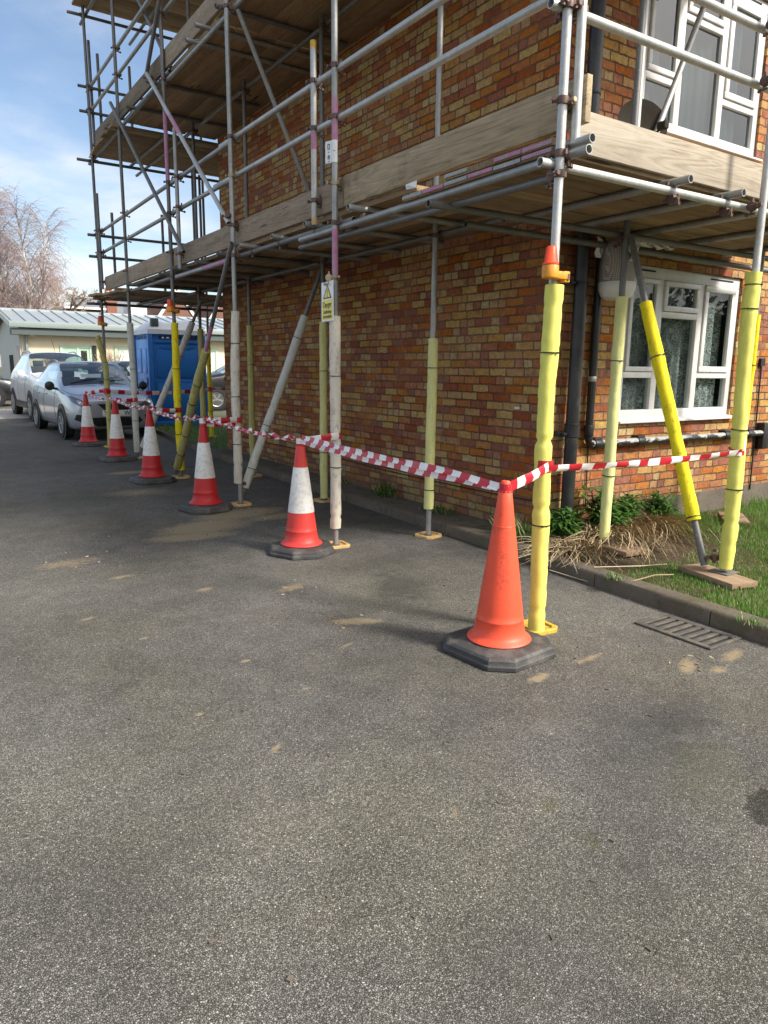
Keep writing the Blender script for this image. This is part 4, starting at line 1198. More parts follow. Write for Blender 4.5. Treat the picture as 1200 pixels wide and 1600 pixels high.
CN = [(2.575, 2.705, 'all orange traffic cone without a white band, nearest one by the lemon foam leg', M['cone_orange'], False, .10, False),
      (2.64, 5.17, 'faded red cone with dirty white band and octagonal base beside the dirty white foam leg', M['cone_light'], True, .42, True),
      (2.57, 7.24, 'red and white cone beside the sawdust patch with tape knotted high on its tip', M['cone_red'], True, .2, True),
      (2.60, 9.30, 'red and white cone standing before the strong yellow foam leg', M['cone_red'], True, .05, False),
      (2.72, 11.58, 'red and white cone in front of the number plate of the silver car', M['cone_red'], True, .1, False),
      (2.74, 13.80, 'farthest dull red cone in front of the left headlamp of the silver car', M['cone_red'], True, .12, True)]
for c in CN: cone(*c)


# -------------------------------------------------------------- barrier tape
def ribbon(m, pts, width, twist, block=.1, phase=0.0, folds=0.0, seed=0):
    """a strip of plastic tape along pts; red and white blocks are faces of their own"""
    pts = [V(p) for p in pts]
    L = [0.0]
    for a, b in zip(pts, pts[1:]): L.append(L[-1] + (b - a).length)
    N_ = max(8, int(L[-1] / .02))
    rr = random.Random(seed)
    a1, a2 = rr.uniform(0, 6), rr.uniform(0, 6)
    rows_, mats_ = [], []
    for i in range(N_ + 1):
        s = L[-1] * i / N_
        k = max(j for j in range(len(L)) if L[j] <= s + 1e-9); k = min(k, len(pts) - 2)
        f = (s - L[k]) / max(1e-6, L[k + 1] - L[k])
        p = pts[k].lerp(pts[k + 1], f)
        t = (pts[k + 1] - pts[k]).normalized()
        side = t.cross(V(0, 0, 1)).normalized()
        up = side.cross(t)
        th = twist(s / L[-1], s)
        w = up * math.cos(th) + side * math.sin(th)
        nrm = t.cross(w)
        wd = width * (1 + .12 * math.sin(s * 9 + a1)) / 2
        cr = folds * .35 * width * math.sin(s * 14 + a2)
        rows_.append((p - w * wd, p + nrm * (cr + width * .12), p + w * wd))
        mats_.append(int((s + phase) / block) % 2)
    vs = [v for r in rows_ for v in r]
    fs0, fs1 = [], []
    for i in range(N_):
        b = i * 3
        q = [(b, b + 1, b + 4, b + 3), (b + 1, b + 2, b + 5, b + 4)]
        (fs0 if mats_[i] == 0 else fs1).extend(q)
    base = len(m.v)
    m.v += [tuple(v) for v in vs]
    for fs, mi in ((fs0, 0), (fs1, 1)):
        m.f += [tuple(x + base for x in f) for f in fs]; m.m += [mi] * len(fs)


def sag(a, b, d, n=10):
    a, b = V(a), V(b)
    return [a.lerp(b, i / n) - V(0, 0, d * 4 * (i / n) * (1 - i / n)) for i in range(n + 1)]


def wrap(m, x, y, z, r, width, mi=0, a0=0, turns=1.0, tilt=.0):
    n = 22
    vs = []
    for i in range(n + 1):
        a = a0 + 2 * PI * turns * i / n
        zz = z + tilt * math.sin(a)
        vs += [(x + r * math.cos(a), y + r * math.sin(a), zz - width / 2), (x + r * math.cos(a), y + r * math.sin(a), zz + width / 2)]
    m.add(vs, [(2 * i, 2 * i + 2, 2 * i + 3, 2 * i + 1) for i in range(n)], mi)


def knot(m, x, y, z, r=.03):
    m.lathe([(r * .9, -.025), (r * 1.25, -.005), (r * 1.05, .012), (r * 1.15, .03), (r * .8, .038)], (x, y, z), 10, 0)


TM = [M['tape_red'], M['tape_white']]
G = 'red and white tape strung round the scaffold'


def tape(label):
    def fin(m):
        o = m.build('barrier_tape', TM, smooth=True, angle=70)
        return tag(o, label, 'barrier tape', G)
    return fin


cz = lambda i: V(CN[i][0], CN[i][1], gz(CN[i][1]) + .915)
m = MB()
p0 = cz(0)
wrap(m, 2.575, 2.705, .905, .0335, .036, 0); knot(m, 2.575, 2.705, .885, .030)
wrap(m, 2.94, 2.79, .985, .0500, .062, 0)
ribbon(m, [p0 + V(.02, -.01, -.01), V(2.78, 2.715, .945), V(2.925, 2.742, .985)], .054, lambda f, s: .15 - .2 * f, .058, .0, .5, 1)
ribbon(m, sag((2.925, 2.738, .975), (4.635, 2.63, .985), 0.015, 12), .043, lambda f, s: .35 + .2 * math.sin(s * 5), .095, .05, .5, 2)
wrap(m, 4.655, 2.675, .985, .0525, .032, 0, .4, .75, .008)
wrap(m, 4.655, 2.675, .978, .0535, .026, 1, .9, .55, .01)
tape('single taut tape from the all orange cone past the lemon leg to the ragged leg')(m)
m = MB()
a, b_ = V(2.585, 2.74, .895), V(2.64, 5.13, .925)
mid = sag(a, b_, .018, 16)
off = V(-.022, 0, .022)
ribbon(m, mid, .045, lambda f, s: .25 + .15 * math.sin(s * 4), .080, .0, .4, 3)
ribbon(m, [q + V(-.012, 0, .036 * min(1, 6 * i / 16)) for i, q in enumerate(mid)], .040, lambda f, s: .35 + .15 * math.sin(s * 3 + 1), .080, .075, .4, 4)
tape('doubled sagging tape between the all orange cone and the octagonal faded cone')(m)
m = MB()
knot(m, 2.64, 5.17, .895, .030); wrap(m, 2.64, 5.17, .925, .034, .04, 1)
ribbon(m, [V(2.645, 5.16, .925), V(2.8, 5.13, .945), V(2.95, 5.145, .952), V(2.985, 5.15, .953)], .062, lambda f, s: .15, .11, .07, .5, 5)
wrap(m, 2.985, 5.20, .953, .048, .055, 0, 2.8, .6)
tape('short tape tying the octagonal faded cone to the dirty white foam leg')(m)


def rope(label, a, b, d, seed, up=.018, tw=16):
    mm = MB()
    pts_ = sag(a, b, d, 18)
    ribbon(mm, pts_, .040, lambda f, s: s * tw, .07, .0, .5, seed)
    ribbon(mm, [q + V(-.01, 0, up + .012 * math.sin(i * 1.7)) for i, q in enumerate(pts_)], .036, lambda f, s: 1.5 + s * tw * .8, .07, .06, .5, seed + 1)
    return mm


m = rope('', V(2.64, 5.2, .93), V(2.58, 7.20, .985), .03, 10)
tape('twisted tape between the octagonal faded cone and the cone at the sawdust patch')(m)
m = MB()
knot(m, 2.57, 7.24, .905, .032); wrap(m, 2.57, 7.24, .955, .036, .05, 1)
ribbon(m, sag((2.57, 7.2, .97), (2.94, 7.24, .955), .01), .075, lambda f, s: .2, .09, 0, .6, 12)
ribbon(m, sag((2.59, 7.22, .93), (2.93, 7.25, .915), .01), .055, lambda f, s: .3, .09, .08, .6, 13)
wrap(m, 2.975, 7.30, .95, .05, .055, 0, 2.4, .7)
tape('crumpled tape knotted between the sawdust patch cone and the scuffed white leg')(m)
m = rope('', V(2.57, 7.27, .98), V(2.60, 9.27, .98), .05, 14, .02, 12)
knot(m, 2.60, 9.30, gz(9.3) + .895, .028)
tape('twisted tape from the sawdust patch cone to the cone before the strong yellow leg')(m)
m = MB()
ribbon(m, sag((2.60, 9.30, .98), (3.0, 9.39, .94), .01), .06, lambda f, s: .2, .09, 0, .5, 16)
wrap(m, 3.02, 9.44, .945, .052, .06, 0)
tape('short tape tied round the strong yellow foam leg')(m)
m = rope('', V(2.60, 9.33, .98), V(2.72, 11.55, 1.0), .04, 17, .02, 12)
knot(m, 2.72, 11.58, gz(11.6) + .895, .028)
tape('twisted tape from the strong yellow leg to the cone before the number plate')(m)
m = MB()
ribbon(m, sag((2.72, 11.58, 1.0), (3.02, 11.62, .985), .01), .06, lambda f, s: .25, .09, 0, .5, 19)
wrap(m, 3.04, 11.66, .985, .054, .06, 0)
tape('short red tape tied round the grey white foam leg before the silver car')(m)
m = rope('', V(2.72, 11.62, 1.0), V(2.74, 13.77, 1.02), .04, 20, .02, 12)
knot(m, 2.74, 13.8, gz(13.8) + .895, .028)
tape('thin twisted tape between the number plate cone and the farthest cone')(m)
m = MB()
ribbon(m, [V(2.74, 13.79, 1.01), V(2.9, 13.5, 1.06), V(2.99, 13.36, 1.075)], .07, lambda f, s: .2, .1, .05, .3, 21)
ribbon(m, sag((3.0, 13.35, 1.07), (5.03, 13.72, 1.08), .05, 12), .07, lambda f, s: .2, .13, .05, .3, 22)
wrap(m, 3.02, 13.40, 1.07, .054, .10, 0); wrap(m, 5.05, 13.75, 1.08, .052, .09, 0)
ribbon(m, sag((5.05, 13.75, 1.09), (7.5, 14.1, 1.1), .03, 8), .03, lambda f, s: .4, .12, .0, .3, 23)
tape('flat tape closing the far end of the scaffold in front of the blue toilet')(m)

# ------------------------------------------------------------------- signs
su = V(-.12, -.993, 0).normalized()
a0 = V(2.925, 5.115, 2.035)
sc_ = a0 - su * .135
sn = V(-.993, .12, 0).normalized()
rotS = Matrix((su, V(0, 0, 1), sn)).transposed()
sg = thing('warning_sign', 'white and yellow danger sign with warning triangle hanging on the scaffold leg', 'warning sign', sc_ - V(0, 0, .15))


def on_sign(u, v, h): return sc_ + su * u + V(0, 0, 1) * v + sn * h


def sign_poly(m, pts_, h, mi=0): m.add([on_sign(u, v, h) for u, v in pts_], [tuple(range(len(pts_)))], mi)


m = MB(); m.box(sc_, (.25, .31, .003), rotS); m.build('sign_plate', M['sign_white'], sg, smooth=False)
m = MB(); sign_poly(m, [(-.11, -.142), (.11, -.142), (.11, .012), (-.11, .012)], .0020); m.build('yellow_panel', M['sign_yellow'], sg, smooth=False)
m = MB(); sign_poly(m, [(-.09, .022), (.09, .022), (0, .137)], .0020); m.build('warning_triangle', M['ink'], sg, smooth=False)
m = MB(); sign_poly(m, [(-.062, .032), (.062, .032), (0, .119)], .0026); m.build('triangle_field', M['sign_yellow'], sg, smooth=False)
mt = Matrix.Translation(V(0, 0, 0))


def smat(u, v, h): return Matrix.Translation(on_sign(u, v, h)) @ rotS.to_4x4()


text_obj('lettering', '!', .085, smat(0, .062, .0030), M['ink'], sg, .0003, bold=.0025)
text_obj('lettering', 'Danger', .060, smat(0, -.026, .0026), M['ink'], sg, .0003, bold=.0012)
text_obj('lettering', 'Scaffolding', .040, smat(0, -.082, .0026), M['ink'], sg, .0003, bold=.0008)
text_obj('lettering', 'incomplete', .040, smat(0, -.118, .0026), M['ink'], sg, .0003, bold=.0008)
m = MB(); sign_poly(m, [(-.07, -.055), (.07, -.055), (.07, -.053), (-.07, -.053)], .0026); m.build('rule_line', M['ink'], sg, smooth=False)

tg = thing('inspection_tag', 'small white tag with black marks clipped round the pole above the danger sign', 'tag', (2.985, 5.2, 3.0))
m = MB(); vs = []
n = 10
for i in range(n + 1):
    a = -2.05 + 2.3 * i / n - PI / 2
    for z in (3.075, 3.235): vs.append((2.985 + .0275 * math.cos(a), 5.2 + .0275 * math.sin(a), z))
m.add(vs, [(2 * i, 2 * i + 2, 2 * i + 3, 2 * i + 1) for i in range(n)])
q = V(2.985 + .0275 * math.cos(-2.05 - PI / 2), 5.2 + .0275 * math.sin(-2.05 - PI / 2), 3.155)
td = V(-.35, .94, 0)
m.box(q + td * .030, (.06, .0022, .16), Matrix((td, V(-.94, -.35, 0), V(0, 0, 1))).transposed())
m.build('tag_plate', M['sign_white'], tg, angle=60)
mk = MB(); R3 = Matrix((td, V(-.94, -.35, 0), V(0, 0, 1))).transposed()
for du, dz, w_, h_ in ((.026, .055, .022, .006), (.026, .022, .022, .006), (.016, .038, .006, .03), (.034, .038, .006, .03), (.026, -.002, .008, .008), (.026, -.030, .006, .02), (.018, -.036, .006, .018),
                       (.034, -.036, .006, .018), (.026, -.049, .022, .006), (.026, -.068, .02, .005)):
    mk.box(q + td * du + V(-.94, -.35, 0) * .0014 + V(0, 0, dz), (w_, .001, h_), R3)
mk.box(V(2.985 - .0195, 5.2 - .0205, 3.155), (.016, .002, .004), Matrix.Rotation(PI / 4 * -1, 3, 'Z'))
mk.build('black_marks', M['ink'], tg, smooth=False)


# ------------------------------------------------------------ hazard lamps
def lamp(x, y, z, label, dx):
    o = thing('hazard_lamp', label, 'hazard lamp', (x, y, z), 'red hazard lamps clipped to the scaffold legs')
    lx = x + dx
    m = MB(); m.lathe([(.041, z - .01), (.044, z - .006), (.044, z + .052), (.040, z + .058)], (lx, y - .03, 0), 18); m.bx(lx, x + .045, y - .055, y - .015, z - .008, z + .03)
    m.bx(x + .025, x + .065, y - .05, y + .03, z - .022, z + .034); m.build('lamp_body', M['lamp_orange'], o, bevel=.004)
    MB().bx(x + .04, x + .055, y - .056, y - .05, z - .012, z + .02).build('clamp_slot', M['coupler'], o, smooth=False)
    m = MB(); m.lathe([(.043, z + .058), (.043, z + .066), (.037, z + .07), (.027, z + .145), (.022, z + .15), (0, z + .15)], (lx, y - .03, 0), 18); m.build('lamp_lens', M['lamp_red'], o, angle=50)
    return o


lamp(2.94, 2.79, 1.985, 'red and orange hazard lamp above the lemon foam on the corner leg', -.065)
lamp(3.02, 9.44, gz(9.4) + 2.165, 'red and orange hazard lamp above the strong yellow foam leg', -.055)
lamp(3.03, 13.40, gz(13.4) + 2.13, 'red hazard lamp above the leaning olive foam leg at the far end', -.05)

# ------------------------------------------------------------- drain grate
gr_ = thing('drain_grate', 'slotted iron drain grate in the tarmac beside the kerb', 'drain grate', (3.72, 2.32, 0))
x0, x1, y0, y1 = 3.565, 3.875, 2.075, 2.575
MB().bx(x0 + .005, x1 - .005, y0 + .005, y1 - .005, .002, .004).build('pit_shade_sheet', M['dark'], gr_, smooth=False)  # flat dark sheet stands in for the shade down the pit
m = MB()
m.bx(x0, x1, y0, y0 + .022, .0, .013); m.bx(x0, x1, y1 - .022, y1, .0, .013); m.bx(x0, x0 + .035, y0 + .022, y1 - .022, .0, .013); m.bx(x1 - .05, x1, y0 + .022, y1 - .022, .0, .013)
m.build('frame', M['iron'], gr_, bevel=.003)
m = MB()
for i in range(8):
    y = y0 + .022 + (y1 - y0 - .044) * (i + .5) / 8
    if i < 8: m.bx(x0 + .035, x1 - .05, y - .016 + .014, y + .018 + .012, .005, .012)
m.build('grate_bars', M['iron'], gr_, bevel=.002)

# --------------------------------------------------- bag and loose sheeting
bg = thing('mesh_bag', 'white mesh bag with a plain white bottom band hanging under the deck beside the downpipe', 'bag', (4.93, 3.98, 2.07))
m = MB()
prof = [(.03, .50), (.10, .47), (.150, .40), (.163, .30), (.160, .22), (.150, .135)]
vs = []; n = 24
rr = random.Random(5)
for r_, z in reversed(prof):
    for j in range(n):
        a = 2 * PI * j / n
        k = 1 + .05 * math.sin(3 * a + z * 9) + .04 * math.sin(5 * a + z * 15)
        vs.append((4.93 + r_ * 1.0 * k * math.cos(a), 3.99 + r_ * .8 * k * math.sin(a), 2.075 + z))
m.add(vs, [(i * n + j, i * n + (j + 1) % n, (i + 1) * n + (j + 1) % n, (i + 1) * n + j) for i in range(len(prof) - 1) for j in range(n)])
m.build('net', M['bag'], bg, angle=80)
m = MB()
m.lathe([(.0, 0), (.09, .006), (.125, .03), (.146, .08), (.151, .136), (.149, .138)], (4.93, 3.99, 2.075), 24)
m.build('bottom_band', M['sheet'], bg, angle=50)
m = MB()
m.lathe([(.011, 0), (.011, .004), (.004, .005), (.004, .0)], (4.85, 3.86, 2.155), 10, rot=Matrix.Rotation(PI / 2, 3, 'X') @ Matrix.Rotation(.5, 3, 'Y'))
m.build('eyelet', M['coupler'], bg)
m = MB(); vs = []
for i in range(9):
    for j in range(6):
        x = 4.86 + .10 * i / 8; z = 2.37 + .15 * j / 5
        vs.append((x + .02 * math.sin(j * 1.9), 3.835 - .025 * math.sin(i * 2.1 + j * 1.3), z + .015 * math.sin(i * 1.7)))
m.add(vs, [(i * 6 + j, i * 6 + j + 1, (i + 1) * 6 + j + 1, (i + 1) * 6 + j) for i in range(8) for j in range(5)])
m.build('crumpled_plastic', M['sheet'], bg, angle=15)


def scrap(label, c, sx, sz, dy, seed):
    r2 = random.Random(seed); vs = []
    for i in range(8):
        for j in range(5):
            vs.append((c[0] + sx * (i / 7 - .5), c[1] + dy * (i / 7 - .5) + .02 * math.sin(i * 2 + j * 1.7), c[2] + sz * (j / 4 - .5) * (1 - .6 * i / 7) + .01 * math.sin(i * 2.7)))
    o = MB().add(vs, [(i * 5 + j, i * 5 + j + 1, (i + 1) * 5 + j + 1, (i + 1) * 5 + j) for i in range(7) for j in range(4)]).build('plastic_sheet', M['sheet'], angle=30)
    return tag(o, label, 'plastic sheet', 'white plastic scraps under the deck')


scrap('white plastic scrap tucked under the deck behind the downpipe', (4.80, 4.05, 2.47), .22, .17, .06, 1)
scrap('long white plastic scrap under the deck above the lace window', (5.35, 3.95, 2.535), .5, .06, .05, 2)

# ----------------------------------------------------------- satellite dish
ds = thing('satellite_dish', 'dark round satellite dish on the upper wall partly behind the pale toe board', 'satellite dish', (5.02, 4.2, 3.2))
R = Matrix.Rotation(1.25, 3, 'X') @ Matrix.Rotation(.0, 3, 'Y')
R = Matrix.Rotation(-.45, 3, 'Z') @ Matrix.Rotation(1.3, 3, 'X')
m = MB()
m.lathe([(0, -.045), (.08, -.04), (.16, -.02), (.205, .0), (.208, .004), (.20, .004), (.155, -.012), (.08, -.03), (0, -.036)], (5.02, 3.93, 3.40), 32, rot=R)
m.build('reflector', M['dish'], ds, angle=50)
m = MB(); m.path([(5.02, 3.96, 3.38), (5.02, 4.10, 3.30), (5.02, 4.215, 3.30)], .016, 10); m.bx(4.97, 5.07, 4.20, 4.218, 3.22, 3.38); m.build('wall_bracket', M['dish'], ds)
m = MB(); m.path([(5.0, 3.93, 3.22), (4.93, 3.68, 3.30)], .010, 8); m.box((4.925, 3.67, 3.31), (.05, .07, .05)); m.build('feed_arm', M['dish'], ds, bevel=.002)

# ---------------------------------------------------------- portable toilet
lo = thing('portable_toilet', 'blue portable toilet with white domed roof on the verge beyond the scaffold', 'portable toilet', (5.28, 17.02, gz(17) + .05))
lz = gz(17) + .05
m = MB()
X0, X1, Y0, Y1 = 4.68, 5.90, 16.42, 17.6
m.bx(X0, X1, Y0, Y1, lz + .08, lz + 2.08)
m.build('cabin', M['loo_blue'], lo, bevel=.03)
m = MB(); m.bx(X0 - .03, X1 + .03, Y0 - .03, Y1 + .03, lz, lz + .12); m.build('skid_base', M['loo_blue'], lo, bevel=.015)
m = MB()
for c in ((X0, Y0), (X0, Y1), (X1, Y0), (X1, Y1)):
    MB().bx(c[0] - .05, c[0] + .05, c[1] - .05, c[1] + .05, lz + .1, lz + 2.07).build('corner_post', M['loo_blue'], lo, bevel=.02)
m = MB()   # recessed panels rendered as raised mouldings
m.bx(X0 + .14, X1 - .14, Y0 - .016, Y0, lz + 1.1, lz + 1.72); m.bx(X0 + .14, X1 - .14, Y0 - .016, Y0, lz + .25, lz + .98)
m.bx(X0 + .12, X1 - .12, Y0 - .022, Y0, lz + 1.86, lz + 1.93); m.prism([(X0 + .3, lz + 1.72), (X1 - .3, lz + 1.72), (X1 - .2, lz + 1.79), (X0 + .2, lz + 1.79)], 'y', Y0 - .018, Y0)
m.prism([(X0 + .2, lz + .98), (X0 + .35, lz + 1.06), (X1 - .35, lz + 1.06), (X1 - .2, lz + .98)], 'y', Y0 - .014, Y0)
m.build('side_panel', M['loo_blue'], lo, bevel=.012)
m = MB(); m.bx(X0 - .02, X0, Y0 + .12, Y1 - .12, lz + .15, lz + 1.95)
dr = m.build('door', M['loo_lit'], lo, bevel=.01)
m = MB()
for a, b_, c, e in ((.2, .5, 1.2, 1.75), (.2, .5, .3, 1.05), (.62, .95, 1.2, 1.75), (.62, .95, .3, 1.05)): m.bx(X0 - .034, X0 - .02, Y0 + a, Y0 + b_, lz + c, lz + e)
m.build('door_panel', M['loo_lit'], dr, bevel=.012)
MB().bx(X0 - .05, X0 - .02, Y0 + .16, Y0 + .24, lz + .95, lz + 1.1).build('door_latch', M['loo_blue'], dr, bevel=.008)
m = MB()
for i in range(10):
    x = X0 + .2 + i * .09
    if i not in (4,): m.bx(x, x + .055, Y0 - .024, Y0 - .0225, lz + 1.955, lz + 2.02)
for i in range(6): m.prism([(Y0 + .2 + i * .13, lz + 1.955), (Y0 + .25 + i * .13, lz + 1.955), (Y0 + .29 + i * .13, lz + 2.03), (Y0 + .24 + i * .13, lz + 2.03)], 'x', X0 - .006, X0 - .0015)
m.build('vent_slot', M['dark'], lo, smooth=False)
m = MB()
for i in (1, 2, 3): m.bx(X0 + .16 + i * .11, X0 + .21 + i * .11, Y0 - .0275, Y0 - .0250, lz + 1.97, lz + 2.0)
m.build('white_marks', M['sign_white'], lo, smooth=False)
m = MB(); vs = []; nx, ny = 12, 12
for i in range(nx + 1):
    for j in range(ny + 1):
        u, v = i / nx, j / ny
        x = X0 - .05 + (X1 - X0 + .1) * u; y = Y0 - .05 + (Y1 - Y0 + .1) * v
        e = min(1, min(u, 1 - u) * 5) * min(1, min(v, 1 - v) * 5)
        h = .11 + .16 * e ** .6 + .07 * max(0, math.cos((u - .72) * 7)) * e + .06 * max(0, math.cos((u - .18) * 9)) * e
        vs.append((x, y, lz + 2.05 + h))
k = ny + 1
fs = [(i * k + j, i * k + j + 1, (i + 1) * k + j + 1, (i + 1) * k + j) for i in range(nx) for j in range(ny)]
m.add(vs, fs)
m.bx(X0 - .05, X1 + .05, Y0 - .05, Y1 + .05, lz + 2.06, lz + 2.16)
m.build('roof', M['loo_white'], lo, angle=45)
m = MB(); m.bx(X0 + .06, X0 + .22, Y0 - .006, Y0 + .12, lz + 2.22, lz + 2.40); m.build('roof_vent', M['fascia_dark'], lo, bevel=.01)


# -------------------------------------------------------------------- cars
HATCH = [  # y, zb, wl, zm, wm, zs, ws, wt, zte, zt
    (-2.03, .34, .52, .50, .60, .66, .58, .50, .70, .705), (-1.98, .22, .68, .48, .755, .70, .71, .60, .765, .775), (-1.80, .19, .78, .52, .825, .79, .77, .63, .845, .865),
    (-1.45, .19, .80, .54, .84, .87, .785, .64, .915, .95), (-1.08, .19, .80, .56, .845, .91, .79, .67, .965, 1.01), (-.95, .19, .80, .56, .845, .92, .79, .70, .985, 1.03),
    (-.82, .19, .80, .56, .845, .925, .79, .685, 1.06, 1.11), (-.35, .19, .80, .57, .845, .94, .79, .61, 1.28, 1.325), (-.08, .19, .80, .57, .845, .955, .785, .565, 1.385, 1.425), (.05, .19, .80, .57, .845, .96, .785, .55, 1.405, 1.445),
    (.6, .19, .80, .58, .845, .98, .785, .54, 1.42, 1.46), (1.25, .19, .80, .60, .84, 1.0, .78, .53, 1.38, 1.415), (1.62, .20, .79, .60, .83, 1.0, .765, .51, 1.27, 1.30), (1.90, .26, .76, .58, .80, .98, .72, .50, 1.06, 1.08),
    (2.0, .34, .70, .56, .74, .90, .66, .48, .94, .95), (2.02, .40, .6, .56, .64, .82, .58, .45, .86, .865)]
HATCH = [(a[0],) + a[1:8] + tuple(z + .055 * max(0, min(1, (z - .95) / .40)) for z in a[8:10]) for a in HATCH]
SUV = [(y * 1.06, zb + .06, wl * 1.06, zm * 1.12 + .04, wm * 1.05, zs * 1.10 + .05, ws * 1.06, wt * (1.10 if y > -.5 else 1.06), zte * 1.10 + .06, zt * 1.10 + .07) for (y, zb, wl, zm, wm, zs, ws, wt, zte, zt) in HATCH]


def wheel(car, x, y, r, label=None, spokes=5, wide=.20):
    s = 1 if x > 0 else -1
    R = Matrix.Rotation(s * PI / 2, 3, 'Y')
    m = MB()
    m.lathe([(r * .66, -wide / 2), (r * .9, -wide / 2 - .002), (r * .985, -wide / 2 + .025), (r, 0), (r * .985, wide / 2 - .025), (r * .9, wide / 2 + .004), (r * .68, wide / 2 - .004), (r * .66, wide / 2 - .03)], (x, y, r), 32, rot=R)
    w = m.build('wheel', M['tyre'], car, local=True)
    m = MB()
    m.lathe([(r * .67, wide / 2 - .012), (r * .64, wide / 2 - .002), (r * .60, wide / 2 - .03), (.0, wide / 2 - .07)], (x, y, r), 32, 1, rot=R)
    m.lathe([(r * .67, wide / 2 - .012), (r * .655, wide / 2 + .004), (r * .60, wide / 2 - .004), (r * .60, wide / 2 - .02)], (x, y, r), 32, 0, rot=R)
    for k in range(spokes):
        a = 2 * PI * k / spokes
        for da in ((-.13, .13) if spokes <= 6 else (0,)):
            p0_ = R @ V(.03 * math.cos(a), .03 * math.sin(a), wide / 2 - .018); p1_ = R @ V(r * .62 * math.cos(a + da), r * .62 * math.sin(a + da), wide / 2 - .010)
            m.path([V(x, y, r) + p0_, V(x, y, r) + p1_], [.022, .016], 6, 0, squash=.5)
    m.lathe([(.045, wide / 2 - .02), (.045, wide / 2 - .008), (0, wide / 2 - .004)], (x, y, r), 14, 0, rot=R)
    m.build('rim', [M['alloy'], M['dark']], w, local=True, angle=40)
    return w


